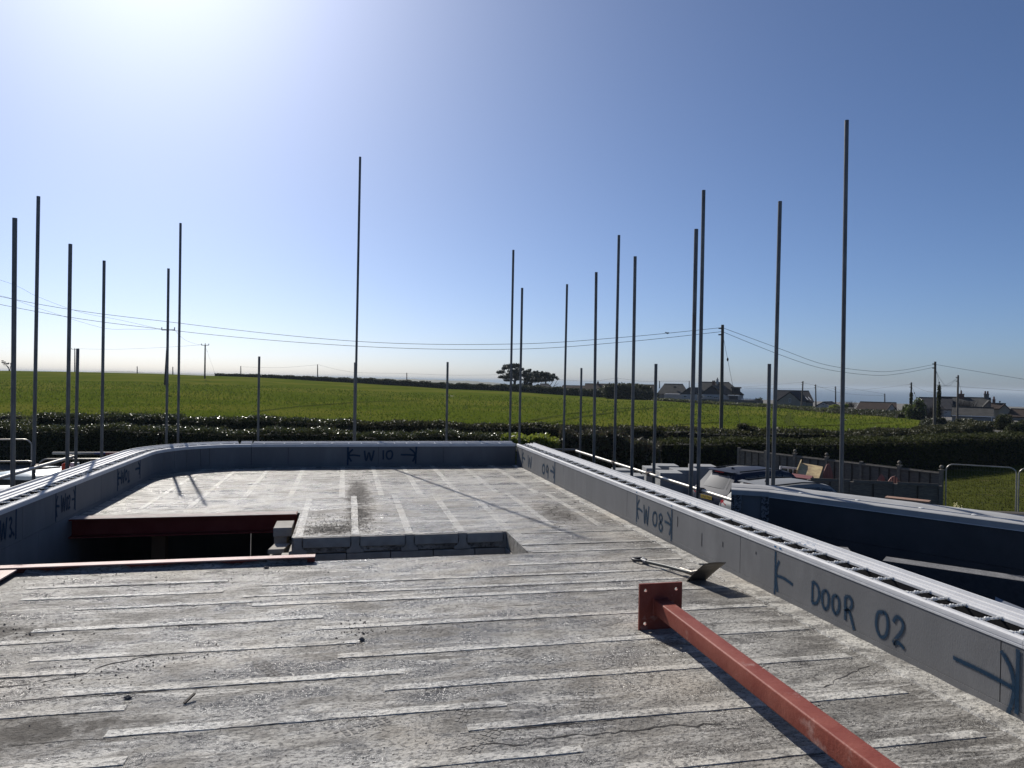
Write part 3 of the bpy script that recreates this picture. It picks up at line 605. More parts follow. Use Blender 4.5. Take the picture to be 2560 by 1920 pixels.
def marking(wall, to3d, strokes, w, label):
    """strokes of (s,z) in metres along the wall"""
    V = []; F = []; U = []
    for si, st_ in enumerate(strokes):
        pts = [np.array(p) for p in smooth_poly(st_)]; n = len(pts); o = len(V)
        for i, p in enumerate(pts):
            d = pts[min(i + 1, n - 1)] - pts[max(i - 1, 0)]; d = d / (np.linalg.norm(d) + 1e-9); q = np.array([-d[1], d[0]])
            for sgn in (-1, 1):
                e = p + q * w * .78 * sgn; V.append(to3d(e[0], e[1], .0012 + .0002 * si)); U.append((i / n, .5 + .5 * sgn))
            if i: F.append((o + 2 * i - 2, o + 2 * i - 1, o + 2 * i + 1, o + 2 * i))
    me = bpy.data.meshes.new('painted_marking'); me.from_pydata(V, [], F); me.materials.append(paint_blue)
    uvl = me.uv_layers.new(name='UVMap')
    for lp_ in me.loops: uvl.data[lp_.index].uv = U[lp_.vertex_index]
    o = link('painted_marking', me, wall); part_label(o, label)
def glyph(ch, s, z, w, h): return [[(s + x * w, z + y * h) for x, y in g] for g in GLY[ch]]
def bar(s, z0, z1, lean=.0): return [[(s, z1), (s + lean * .5, (z0 + z1) / 2), (s + lean, z0)]]
def arrow_l(s, z, L, a=.09, b=.10): return [[(s + .015, z), (s + L * .5, z + .005), (s + L, z - .012)], [(s + a * .8, z + b), (s + a * .3, z + b * .5), (s + .012, z - .005), (s + a * .35, z - b * .6), (s + a * .6, z - b)]]
def arrow_r(s, z, L, a=.09, b=.10): return [[(s - L, z + .006), (s - L * .5, z + .004), (s - .015, z - .006)], [(s - a, z + b), (s - a * .4, z + b * .55), (s - .012, z - .005), (s - a * .3, z - b * .6), (s - a * .5, z - b)]]
R3 = lambda s, z, e: (3.2 - e - .003 * (z < .05), -s, z)          # s = -Y so that s grows to the viewer's right
B3 = lambda s, z, e: (s, BY - e - .003 * (z < .05), z)
L3 = lambda s, z, e: (LX + e + .003 * (z < .05), s, z)
marking(wall_r, R3, bar(-4.785, .02, .345) + arrow_l(-4.785, .165, .22, .06, .12) + glyph('D', -4.31, .165, .095, .15) + glyph('O', -4.205, .155, .075, .13) + glyph('O', -4.10, .155, .075, .125) + glyph('R', -3.975, .165, .085, .14) + glyph('0', -3.68, .165, .105, .155) + glyph('2', -3.55, .165, .10, .17) + arrow_r(-2.79, .155, .37, .085, .15) + bar(-2.785, .03, .345), .030, 'blue sprayed arrows reading DOOR 02')
marking(wall_r, R3, bar(-7.425, .03, .345) + arrow_l(-7.425, .20, .16, .09, .11) + glyph('W', -7.165, .175, .13, .20) + glyph('0', -6.945, .175, .11, .14) + glyph('8', -6.80, .165, .11, .17) + arrow_r(-6.55, .19, .16, .10, .11) + bar(-6.548, .03, .345), .032, 'blue sprayed arrows reading W 08')
marking(wall_r, R3, bar(-12.76, .03, .35) + arrow_l(-12.76, .19, .24, .15, .10) + glyph('W', -12.18, .18, .26, .20) + glyph('0', -11.28, .16, .16, .14) + glyph('9', -11.06, .14, .15, .20) + arrow_r(-10.64, .18, .25, .12, .09) + bar(-10.64, .02, .35), .05, 'blue sprayed arrows reading W 09')
marking(wall_b, B3, bar(.055, .02, .365, .0) + arrow_l(.055, .20, .22, .11, .11) + glyph('W', .435, .195, .17, .18) + glyph('1', .69, .205, .05, .17) + glyph('0', .80, .205, .12, .15) + arrow_r(1.285, .20, .28, .12, .12) + bar(1.29, .04, .365, -.01), .035, 'blue sprayed arrows reading W 10')
marking(wall_l, L3, bar(10.25, .06, .36) + arrow_l(10.25, .22, .14, .08, .09) + glyph('W', 10.47, .225, .15, .18) + glyph('0', 10.62, .22, .10, .12) + glyph('1', 10.74, .19, .08, .15) + [[(10.69, .115), (10.79, .12)]] + arrow_r(11.285, .24, .24, .10, .09) + bar(11.29, .08, .36), .04, 'blue sprayed arrows reading W 01')
marking(wall_l, L3, bar(8.21, .06, .36) + arrow_l(8.21, .21, .10, .06, .11) + glyph('W', 8.41, .22, .11, .18) + glyph('0', 8.51, .20, .05, .13) + glyph('2', 8.575, .20, .055, .14) + arrow_r(8.745, .21, .10, .05, .11) + bar(8.75, .08, .36), .03, 'blue sprayed arrows reading W 02')
marking(wall_l, L3, glyph('W', 7.06, .22, .12, .18) + glyph('3', 7.19, .21, .07, .17) + [[(7.23, .16), (7.27, .12)]] + bar(7.30, .08, .36), .03, 'blue sprayed W 3 and bar')

for y, z0, z1 in ((6.42, .20, .30), (5.93, .12, .24), (5.56, .20, .245), (5.05, .26, .28), (11.6, .02, .05)):
    MB().box((3.1975, y - .003, z0), (3.1995, y + .003, z1)).obj('cut_slot', black_m, wall_r)
fleck = mat('blue paint fleck', (.02, .12, .26), rough=.7, spec=.2)
for y in (4.785, 4.72, 7.425, 6.55, 12.76, 10.64):
    MB().box((3.1935, y - .012, .376), (3.1949, y + .012, .388)).obj('paint_fleck', fleck, wall_r); MB().box((3.2 + .230, y - .05, TOPZ + .0005), (3.2 + .255, y - .02, TOPZ + .0022)).obj('paint_fleck', fleck, wall_r); MB().box((3.2 + .178, y - .03, TOPZ + .0025), (3.2 + .196, y - .012, TOPZ + .0045)).obj('paint_fleck', fleck, wall_r)
# ---- wing wall of the neighbouring part of the building
WE, WA, WB = np.array([4.315, 7.333]), np.array([4.666, 7.122]), np.array([5.903, 5.111]); wd = (WB - WA) / np.linalg.norm(WB - WA)
wing = thing('wing_wall', 'dark insulation wall of the next wing with pale cap, beyond the right parapet', 'wall')
we = (WA - WE) / np.linalg.norm(WA - WE)
wpath = [tuple(WA), tuple(WA + wd * 2), tuple(WA + wd * 5), tuple(WA + wd * 9)]; wfull = [tuple(WE)] + wpath
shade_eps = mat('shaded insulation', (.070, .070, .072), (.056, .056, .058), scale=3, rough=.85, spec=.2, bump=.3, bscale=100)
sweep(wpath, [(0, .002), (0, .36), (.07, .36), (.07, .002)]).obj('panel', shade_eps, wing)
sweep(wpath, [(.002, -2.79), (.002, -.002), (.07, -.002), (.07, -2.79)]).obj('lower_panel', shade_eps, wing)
sweep([tuple(WE + np.array([.06, .06]))] + [tuple(np.array(p) + np.array([.02, .02])) for p in wpath], [(.08, -2.79), (.08, .36), (.38, .36), (.38, -2.79)]).obj('outer_leaf', eps, wing)
for s0, s1, m_, nm in ((0, .115, eps_cut, 'cut_end'), (.117, .325, eps, 'reveal_panel'), (.327, .408, eps_cut, 'cut_end')):
    sweep([tuple(WE + we * s0), tuple(WE + we * s1)], [(0 if m_ is eps_cut else .02, -2.79), (0 if m_ is eps_cut else .02, .352), (.079, .352), (.079, -2.79)]).obj(nm, m_, wing)
wrail = mat('weathered grey rail', (.35, .35, .35), (.29, .29, .29), scale=4, rough=.7, spec=.25)
sweep(wfull, [(-.012, .352), (-.012, .405), (0, .412), (.135, .414), (.135, .40), (.0, .395), (.0, .352)]).obj('rail', wrail, wing)
sweep(wpath, [(-.018, .346), (-.018, .352), (.0, .352), (.0, .346)]).obj('drip_lip', white_pvc, wing)
sweep(wfull, [(.136, .362), (.136, .405), (.145, .420), (.150, .414), (.20, .416), (.26, .432), (.36, .436), (.38, .430), (.38, .362)]).obj('outer_rail', wrail, wing)
sweep(wpath, [(.128, .414), (.128, .4225), (.1355, .4225), (.1355, .414)]).obj('glint_strip', white_pvc, wing)  # thin white strip, a painted glint along the cap joint
for s_ in (.3, .9, 1.5, 1.95, 2.35, 3.0, 3.5):
    q = WA + wd * s_ + np.array([-wd[1], wd[0]]) * .142; MB().ball((q[0], q[1], .418), (.03, .03, .009), 8, 4).obj('tie_head', tie_m, wing)
# lower leaves of unfinished wall between the two
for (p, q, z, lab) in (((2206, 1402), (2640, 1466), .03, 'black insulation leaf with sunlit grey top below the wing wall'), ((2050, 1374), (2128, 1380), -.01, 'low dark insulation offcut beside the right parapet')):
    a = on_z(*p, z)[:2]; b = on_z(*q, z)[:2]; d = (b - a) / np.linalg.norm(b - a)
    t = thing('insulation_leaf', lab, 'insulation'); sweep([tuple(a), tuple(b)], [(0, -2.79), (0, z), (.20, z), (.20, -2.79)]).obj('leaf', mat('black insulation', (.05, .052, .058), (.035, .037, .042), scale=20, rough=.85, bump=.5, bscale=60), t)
    sweep([tuple(a + d * .003), tuple(b)], [(.003, z), (.003, z + .003), (.197, z + .003), (.197, z)]).obj('sunlit_top', mat('sunlit insulation top', (.17, .17, .175), (.11, .11, .115), scale=12, rough=.9, bump=.6, bscale=70), t)  # paler sheet paints the sunlight on top of the leaf
pv = on_z(2486, 1512, -.15); tag(MB().add([(0, 0, 0), (.06, -.03, .04), (.14, -.26, .0), (.06, -.28, -.02), (.03, .02, .06)], [(0, 1, 2, 3), (0, 4, 1)]).xf(lambda p: (p[0] + pv[0], p[1] + pv[1], p[2] + pv[2])).obj('plastic_scrap', mat('grey polythene', (.26, .28, .32), rough=.5)), 'torn scrap of pale polythene in the dark gap at right', 'plastic scrap')

# ================================================================ scaffolding
def scaffold_tube(p0, p1, label, m_=None, nm='scaffold_tube', group='scaffold standards', cat='scaffold tube', r=.0242, seg=14):
    t = thing(nm, label, cat, (0, 0, 0), 0, group)
    MB().tube([p0, p1], r, seg, caps=False).obj('tube', m_ or galv, t, smooth=60)
    d = (Vector(tuple(map(float, p1))) - Vector(tuple(map(float, p0)))).normalized()
    MB().tube([Vector(tuple(map(float, p1))) - d * .12, Vector(tuple(map(float, p1))) - d * .0005], r * .84, seg, caps=False).obj('bore', black_m, t, smooth=60)
    return t
k = 2560 / 2212
POLES = [(32, 471, 32, 1057, 7.9, 'thick scaffold standard nearest the left edge, beside the left parapet'), (83, 424, 72, 1035, 10.3, 'scaffold standard clamped to the left guard rail, second from the left edge'),
         (152, 527, 146, 1010, 9.7, 'scaffold standard rising in front of the orange beacon'), (168, 753, 163, 990, 11.6, 'short scaffold standard at the far end of the left guard rail'),
         (225, 563, 221, 985, 11.9, 'lone scaffold standard over the left parapet before its curve'), (364, 580, 361, 957, 13.8, 'scaffold standard behind the rounded corner, shorter of the pair'),
         (390, 482, 386, 957, 14.4, 'scaffold standard behind the rounded corner, taller of the pair'), (560, 770, 558, 950, 15.2, 'short scaffold standard behind the left part of the back parapet'),
         (778, 339, 766, 950, 14.8, 'tall thin scaffold standard rising highest behind the back parapet'), (767, 783, 765, 950, 16.3, 'short scaffold standard hidden beside the tallest one at the back'),
         (967, 782, 965, 950, 15.2, 'short scaffold standard between the W 10 arrow and the far right corner'), (1109, 540, 1101, 950, 14.8, 'scaffold standard in front of the pine tree, left of the pair'),
         (1128, 622, 1122, 955, 14.2, 'scaffold standard at the far right corner, in front of the pine'), (1225, 614, 1216, 975, 15.3, 'scaffold standard right of the golden shrub'),
         (1256, 795, 1254, 985, 16.0, 'short scaffold standard carrying the far end of the right guard rail'), (1288, 588, 1285, 1005, 12.0, 'dark scaffold standard in front of the right guard rail, left of the round bush'),
         (1337, 508, 1326, 1020, 12.4, 'tall scaffold standard clamped behind the right guard rail, above the block stacks'), (1372, 554, 1366, 1035, 10.6, 'scaffold standard crossing in front of the grey block stacks'),
         (1417, 786, 1412, 1045, 11.0, 'short dark scaffold standard clamped to the right guard rail by the blocks'), (1504, 495, 1491, 1075, 8.4, 'thicker scaffold standard at the rear of the dark car, left of the pair'),
         (1520, 411, 1508, 1085, 9.4, 'taller scaffold standard at the rear of the dark car, right of the pair'), (1662, 786, 1659, 1050, 9.7, 'short scaffold standard beside a taller one over the wing wall'),
         (1685, 435, 1667, 1055, 8.9, 'scaffold standard standing tall over the left end of the wing wall'), (1829, 260, 1820, 1065, 8.3, 'tallest scaffold standard, alone over the middle of the wing wall')]
for a, b, c, d, D, lab in POLES:
    p = far(c * k, d * k, D); q = far(a * k, b * k, D); scaffold_tube((p[0], p[1], GND), (q[0], q[1], q[2]), lab)
def coupler(p, parent, vert=True):
    b = MB(); b.tube([p + np.array([0, 0, -.035]), p + np.array([0, 0, .035])], .036, 10); b.box(tuple(p + np.array([-.05, -.02, -.02])), tuple(p + np.array([.05, .02, .02]))); b.tube([p + np.array([-.04, -.06, .02]), p + np.array([-.04, .06, .02])], .009, 6)
    b.obj('coupler', coupler_m, parent, smooth=50)
gr = scaffold_tube((4.585, 13.75, .205), (4.585, 7.48, .205), 'horizontal guard rail tube along the right-hand scaffold', galv_light, group='scaffold guard rails', nm='guard_rail')
for y in (11.66, 10.2, 8.55): coupler(np.array([4.60, y, .205]), gr)
gl = scaffold_tube((-4.33, 13.0, .23), (-4.33, 7.0, .23), 'horizontal guard rail tube along the left-hand scaffold', galv_light, group='scaffold guard rails', nm='guard_rail')
for y in (11.6, 12.9): coupler(np.array([-4.36, y, .23]), gl)
lb = scaffold_tube(far(672, 1124, 15.4) * [1, 1, 0] + [0, 0, .13], far(1446, 1125, 16.0), 'cross tube joining the scaffold behind the far right corner', galv, group='scaffold guard rails', nm='guard_rail')
bb = thing('scaffold_transom', 'striped red and blue painted tube beyond the left parapet', 'scaffold tube')
p0, p1 = far(132, 1133, 15), far(302, 1133, 15)
for i, (t0, t1, c) in enumerate(((0, .42, (.16, .16, .165)), (.42, .62, (.10, .105, .12)), (.62, .78, (.03, .05, .16)), (.78, 1.15, (.22, .05, .06)))):
    MB().tube([p0 + (p1 - p0) * t0, p0 + (p1 - p0) * t1], .026, 10).obj('tube_band', mat('band%d' % i, c, rough=.45), bb, smooth=50)

# ================================================================ vegetation helpers
def hedge(nm, label, cat, path, w, h, m_, n, size, core=True, lump=.12, base=GND, group=None, top_twigs=0, twig_mat=None, taper=.08, ramp=None):
    """path of world (x,y); clipped hedge of leaf faces round a dark core"""
    t = thing(nm, label, cat, (0, 0, 0), 0, group); P = [np.array(p[:2], float) for p in path]; L = [0]
    for a, b in zip(P, P[1:]): L.append(L[-1] + np.linalg.norm(b - a))
    bs = base if callable(base) else (lambda x, y: base)
    def at(s):
        i = max(0, min(len(P) - 2, int(np.searchsorted(L, s)) - 1)); f = (s - L[i]) / (L[i + 1] - L[i]); d = (P[i + 1] - P[i]) / (L[i + 1] - L[i]); return P[i] + (P[i + 1] - P[i]) * f, np.array([-d[1], d[0]])
    ph = rng.uniform(0, 6, 4)
    def hh(s): return h * (np.interp(s / L[-1], (0, 1), ramp) if ramp else 1) * (1 + lump * (.5 * math.sin(s * .9 + ph[0]) + .3 * math.sin(s * 2.3 + ph[1]) + .2 * math.sin(s * 5.1 + ph[2])))
    if core:
        rr = []
        for s in np.linspace(.05, L[-1] - .05, max(3, int(L[-1] / 1.2))):
            p, q = at(s); z0 = bs(*p); hc = hh(s) - .16; rr.append([(*(p - q * w * .42), z0 - .1), (*(p - q * w * .38), z0 + hc), (*(p + q * w * .38), z0 + hc), (*(p + q * w * .42), z0 - .1)])
        MB().rings(rr).obj('light_block_core', hedge_core, t)
    S = rng.uniform(0, L[-1], n); A = rng.random(n); pts = []
    for s, a in zip(S, A):
        p, q = at(s); H = hh(s); z0 = bs(*p); per = 2 * H + w; u = a * per; j = rng.normal(0, .05) * (1 + lump * 3)
        if u < H: o, z = -w / 2 * (1 - taper * u / H) + j, u
        elif u < H + w: o, z = u - H - w / 2, H + j * .9
        else: o, z = w / 2 + j, u - H - w
        pts.append((p[0] + q[0] * o, p[1] + q[1] * o, z0 + z))
    V, F = leaves(pts, size, .55); link('foliage', np_mesh('foliage', V, F, m_), t)
    if top_twigs:
        S = rng.uniform(0, L[-1], top_twigs); Vt = []; Ft = []
        for s in S:
            p, q = at(s); H = hh(s); z0 = bs(*p); o = rng.uniform(-.5, .5) * w; b0 = np.array([p[0] + q[0] * o, p[1] + q[1] * o, z0 + H - .25]); e = b0 + np.array([rng.normal(0, .12), rng.normal(0, .12), rng.uniform(.3, .75)]); n_ = len(Vt)
            Vt += [b0 - [.012, 0, 0], b0 + [.012, 0, 0], e]; Ft.append((n_, n_ + 1, n_ + 2))
        tag(link('twigs', np_mesh('twigs', Vt, Ft, twig_mat or twig_m), t), kind='stuff')
    return t
def gp(px, d): p = d * FH + R0 * (px - 1280) / FPX * d; return (p[0], p[1])
def bush(nm, label, px, d, zc, r, m_, n, size, cat='bush', group=None, nclump=7, twigs=0, core_on=True):
    """rounded bush: lobes of leaf faces; zc = base height"""
    x, y = gp(px, d); t = thing(nm, label, cat, (0, 0, 0), 0, group); pts = []
    core = MB()
    for i in range(nclump):
        c = np.array([x, y, zc]) + np.array([rng.uniform(-.6, .6) * r[0], rng.uniform(-.5, .5) * r[1], rng.uniform(.35, 1.35) * r[2]]); rr_ = np.array(r) * rng.uniform(.35, .6)
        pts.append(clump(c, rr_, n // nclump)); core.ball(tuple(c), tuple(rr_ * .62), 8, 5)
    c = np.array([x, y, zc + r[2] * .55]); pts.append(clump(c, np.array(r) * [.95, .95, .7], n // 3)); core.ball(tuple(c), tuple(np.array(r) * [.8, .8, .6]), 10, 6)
    V, F = leaves(np.concatenate(pts), size, .5); V[:, 2] = np.maximum(V[:, 2], zc - .1); link('foliage', np_mesh('foliage', V, F, m_), t); core_on and core.obj('light_block_core', hedge_core, t)
    if twigs:
        Vt = []; Ft = []
        for _ in range(twigs):
            a = rng.uniform(0, 6.3); b0 = np.array([x + rng.uniform(-.5, .5) * r[0], y, zc + r[2] * .5]); e = b0 + np.array([math.cos(a) * r[0] * rng.uniform(.1, .7), math.sin(a) * r[1] * .4, r[2] * rng.uniform(.6, 1.5)]); w_ = .02 + d * .00012; n_ = len(Vt); Vt += [b0 - w_ * R0, b0 + w_ * R0, e]; Ft.append((n_, n_ + 1, n_ + 2))
        tag(link('twigs', np_mesh('twigs', Vt, Ft, twig_m), t), kind='stuff')
    return t
# near hedge along the site, in its separate stretches
hedge('garden_hedge', 'dark glossy leaved hedge behind the left end of the site', 'hedge', [gp(-500, 35), gp(0, 34.5), gp(420, 34)], 1.5, 1.78, leaf_hedge, 66000, .050, lump=.10)
hedge('garden_hedge', 'glossy hedge stretching behind the back parapet', 'hedge', [gp(425, 34), gp(820, 34), gp(1272, 33.8)], 1.5, 1.80, leaf_hedge, 66000, .050, lump=.09, top_twigs=120, twig_mat=leaf_brown)
hedge('golden_shrub', 'bright yellow-green shrub just beyond the far right parapet corner', 'shrub', [gp(1262, 33.2), gp(1408, 32.8)], 1.6, 1.78, leaf_gold, 9000, .085, lump=.14)
hedge('budding_shrub', 'brown twiggy shrub between the golden shrub and the clipped hedge', 'shrub', [gp(1405, 33), gp(1530, 32.6), gp(1655, 32)], 2.0, 1.90, leaf_brown, 13000, .075, lump=.22, top_twigs=700)
hedge('clipped_hedge', 'long dark clipped hedge behind the timber fence and lawn', 'hedge', [gp(1640, 33.6), gp(1800, 34.2), gp(2060, 35.4), gp(2250, 37.2), gp(2400, 41), gp(2560, 43), gp(3000, 46)], 1.9, 1.74, leaf_conifer, 60000, .065, lump=.05)
# hedge beyond the lane
hedge('lane_hedge', 'low weedy hedge end at the left beyond the lane', 'hedge', [gp(-500, 44.2), gp(-60, 43.8), gp(118, 43.4)], 1.6, 1.30, weed_m, 8000, .10, lump=.2, top_twigs=300, twig_mat=weed_m)
hedge('lane_hedge', 'dense lane hedge with shining top, left of the tallest back tube', 'hedge', [gp(112, 43), gp(400, 42.8), gp(880, 42.8)], 1.7, 1.84, leaf_hedge, 44000, .066, lump=.07)
hedge('lane_hedge', 'dark lane hedge along the field behind the far right corner', 'hedge', [gp(884, 42.8), gp(1250, 42.5), gp(1660, 41.6)], 1.6, 1.76, leaf_lane, 24000, .085, lump=.06, top_twigs=150)
hedge('lane_hedge', 'lane hedge receding to the right below the crop field', 'hedge', [gp(1664, 41.6), gp(1900, 41.8), gp(2150, 42.6), gp(2300, 46), gp(2400, 52), gp(2455, 58)], 1.7, 1.74, leaf_lane, 26000, .085, lump=.08)
bush('verge_bush', 'small dark bush rising from the lane hedge beside the utility pole', 1868, 42.5, GND + 1.2, (1.0, .8, .55), leaf_lane, 2500, .08, twigs=60)
bush('verge_bush', 'scruffy bramble clump at the far left of the field edge', 60, 45, GND + .2, (2.6, 1.2, .9), weed_m, 2500, .09, twigs=140)
bush('verge_bush', 'dark weeds growing above the lane hedge at left', 350, 45, GND + .7, (2.6, .9, .8), weed_m, 2600, .09, twigs=180)
bush('verge_bush', 'thin weeds on the field edge behind the curved parapet', 520, 45, GND + .6, (2.8, .9, .7), weed_m, 1800, .09, twigs=200)
# crop blades across the nearer field and weeds along its edge
n = 42000; dd = FIELD0 + .6 + (rng.random(n) ** 1.7) * 120; px = rng.uniform(-250, 2330, n); ok = dd < np.interp(px, EX, ED) - 2; dd, px = dd[ok], px[ok]
B0 = np.array([field_pt(a, b) for a, b in zip(px, dd)]); n = len(B0); hgt = rng.uniform(.10, .26, (n, 1)) * (1 + (dd[:, None] > 90) * .5); wid = (.02 + dd[:, None] * .0006) * rng.uniform(.7, 1.5, (n, 1)); ang = rng.uniform(0, 6.28, n)
U = np.stack([np.cos(ang), np.sin(ang), 0 * ang], 1); lean = rng.normal(0, .09, (n, 3)); lean[:, 2] = 0
V = np.stack([B0 - U * wid, B0 + U * wid, B0 + lean + np.array([0, 0, 1]) * hgt], 1).reshape(-1, 3)
tag(link('crop_blades', np_mesh('crop_blades', V, np.arange(3 * n).reshape(n, 3), grass_blade)), 'young green crop blades covering the field', 'crop', kind='stuff')
# lawn grass
n = 16000; px = rng.uniform(2240, 2800, n); dd = rng.uniform(15, 42, n); ok = (dd < 39) | (px > 2450); px, dd = px[ok], dd[ok]; ok = ~((px < 2350) & (dd > 22.5) & (dd < 34)); px, dd = px[ok], dd[ok]; n = len(px)
B0 = np.array([(*gp(a, b), GND + .02) for a, b in zip(px, dd)]); U = rng.normal(size=(n, 3)); U[:, 2] = 0; U /= np.linalg.norm(U, axis=1, keepdims=True)
V = np.stack([B0 - U * .02, B0 + U * .02, B0 + rng.normal(0, .02, (n, 3)) * [1, 1, 0] + np.array([0, 0, 1]) * rng.uniform(.03, .09, (n, 1))], 1).reshape(-1, 3)
tag(link('lawn_blades', np_mesh('lawn_blades', V, np.arange(3 * n).reshape(n, 3), mat('lawn blades', (.105, .112, .022), (.055, .064, .014), island=True, rough=.8, spec=.08, transl=.3))), 'short grass blades of the lawn', 'grass', kind='stuff')
# hedge along the far side of the field, and the banks below the houses
fb = lambda x, y: land_h(x, y)
def edge_path(x0, x1, off, n=6): return [gp(x, np.interp(x, EX, ED) + off) for x in np.linspace(x0, x1, n)]
hedge('field_hedge', 'far field hedge running down from the skyline', 'hedge', edge_path(540, 900, 2), 2.4, 1.6, leaf_far, 7000, .22, base=fb, lump=.18, ramp=(.5, 1))
hedge('field_hedge', 'far field hedge below the distant moorland', 'hedge', edge_path(895, 1260, 2), 2.4, 1.8, leaf_far, 7500, .22, base=fb, lump=.2)
hedge('field_hedge', 'far field hedge below the pine trees and bungalow', 'hedge', edge_path(1255, 1510, 2), 3.0, 2.0, leaf_far, 6000, .25, base=fb, lump=.16)
hedge('boundary_bank', 'low weedy bank at the field edge below the black gabled house', 'bank', edge_path(1640, 1880, 1.5), 2.4, .55, weed_m, 5000, .16, base=fb, lump=.3)
hedge('boundary_bank', 'low stony bank at the field edge below the skylight house', 'bank', edge_path(1875, 2110, 1.5), 2.4, .6, weed_m, 5500, .14, base=fb, lump=.35)
hedge('boundary_bank', 'overgrown bank below the brown roofed bungalow', 'bank', edge_path(2100, 2270, 1.5), 3.0, .7, leaf_far, 4500, .14, base=fb, lump=.35)
bush('garden_bush', 'large round dark bush beside the long low bungalow', 1575, 186, land_h(*gp(1575, 186)) - .5, (8.3, 3, 2.9), leaf_far, 7000, .32, nclump=14)
bush('garden_bush', 'tiny dark shrub beside the white greenhouse', 1899, 168, -3.4, (.9, .9, 1.3), leaf_far, 500, .2)
bush('garden_bush', 'yellow flowering bush beside the small gabled house', 2095, 142, -3.2, (2.2, 1.2, .9), leaf_gold, 1500, .2)
bush('garden_bush', 'pale low bush in front of the brown roof', 2122, 132, -3.9, (2.4, 1.2, .7), leaf_far, 2000, .16)
bush('bare_shrub', 'bare twiggy shrub left of the brown roof', 2125, 150, -3.2, (2.0, 1.5, 1.1), twig_m, 300, .10, twigs=160, core_on=False)
bush('ivy_bush', 'bright green ivy bush round the foot of an ivy clad pole', 2268, 100, -3.2, (1.6, 1.2, 1.5), leaf_bush, 2400, .15)
bush('ivy_bush', 'green bush left of the tall right utility pole', 2292, 96, -3.0, (1.6, 1.2, 1.9), leaf_bush, 2400, .15)
bush('bare_shrub', 'brown bare shrub in front of the dark cottage roof', 2335, 98, -3.2, (2.0, 1.5, 1.5), twig_m, 900, .08, twigs=260, core_on=False)
bush('bare_shrub', 'grey bare shrub in front of the pale cottage roof', 2415, 98, -2.6, (2.4, 1.5, 1.6), twig_m, 250, .07, twigs=320, core_on=False)
bush('garden_bush', 'dull green rounded bushes at the end of the field', 2350, 78, -3.0, (2.6, 1.5, .9), leaf_far, 3500, .14)
bush('garden_bush', 'rounded brown-green bush before the garage', 2400, 74, -3.0, (2.4, 1.5, .95), leaf_far, 3500, .14)
bush('garden_bush', 'dark low bush on the lane corner left of the garage', 2345, 60, -2.9, (1.8, 1.0, .85), leaf_lane, 2600, .12)
bush('ivy_bush', 'tall dark ivy bush right of the garage', 2508, 74, -3.6, (.95, 1.0, 1.55), leaf_conifer, 3600, .11, nclump=9)
bush('garden_bush', 'low dark bushes at the right edge below the far house', 2555, 70, -3.3, (2.2, 1.2, 1.1), leaf_conifer, 3000, .13)
bush('leaf_pile', 'pile of dry copper brown leaves inside the fence corner', 2306, 22.85, GND + .72, (.55, .22, .42), mat('dry beech leaves', (.13, .06, .03), (.22, .12, .06), island=True, rough=.6, transl=.2), 2600, .05, nclump=6)
fl_ = MB()
for _ in range(60):
    x, y = gp(2397 + rng.normal(0, 7), 25.2 + rng.normal(0, .4)); fl_.ball((x, y, GND + .12 + rng.uniform(0, .08)), .03, 5, 3)
dz = thing('daffodil_patch', 'small patch of pale yellow flowers on the lawn', 'flowers'); tag(fl_.obj('petals', mat('primrose petals', (.55, .50, .22), rough=.6), dz), kind='stuff')
bush('weed_tuft', 'low green tuft under the pale flowers on the lawn', 2397, 25.2, GND, (.35, .3, .1), leaf_bush, 500, .05, cat='plant')

# ---- trees
def tree(nm, label, base, clumps, limbs, n, size, m_, depth):
    t = thing(nm, label, 'tree'); tr = MB()
    for i, (pts, r0, r1) in enumerate(limbs): MB().tube(pts, list(np.linspace(r0, r1, len(pts))), 7).obj('trunk' if i == 0 else 'limb', bark, t, smooth=60)
    pts = []
    for (x, y, rx, ry) in clumps:
        c = far(x, y, depth + rng.uniform(-2.5, 2.5)); kx = depth / FPX; r = np.array([rx * kx, rx * kx * .9, ry * kx]) * (1.18 if nm == 'pine_tree' else 1); q = clump((0, 0, 0), (1, 1, 1), int(n * (rx * ry) ** .5 / 5), .3) * r; pts.append(c + q)
    V, F = leaves(np.concatenate(pts), size, .35); link('crown', np_mesh('crown', V, F, m_), t)
T = lambda a, b: (1200 + a / 6.9125, 880 + b / 6.9125)
D1 = 232
def TP(*l): return [far(*T(a, b), D1) for a, b in l]
tree('pine_tree', 'tall dark pine with bare trunk left of the skyline clump', None,
     [(*T(a, b), rx / 6.9, ry / 6.9) for a, b, rx, ry in ((365, 345, 75, 28), (330, 355, 45, 18), (470, 250, 75, 36), (420, 285, 50, 26), (590, 225, 100, 32), (540, 260, 70, 30), (650, 250, 60, 40), (400, 425, 75, 22), (350, 440, 40, 14), (450, 450, 70, 22), (470, 490, 60, 18), (560, 340, 80, 40), (650, 330, 65, 48), (500, 390, 60, 30), (610, 410, 80, 36), (670, 400, 45, 50), (720, 300, 40, 24), (640, 470, 40, 26), (530, 440, 45, 26))],
     [(TP((597, 640), (598, 560), (605, 480), (610, 400), (600, 300)), .55, .2), (TP((600, 520), (520, 450), (420, 400), (350, 360)), .25, .08), (TP((605, 480), (560, 400), (500, 320), (470, 260)), .25, .08), (TP((598, 600), (560, 560), (530, 500)), .15, .06), (TP((605, 480), (650, 420), (670, 350)), .2, .08)], 260, .30, pine_m, D1)
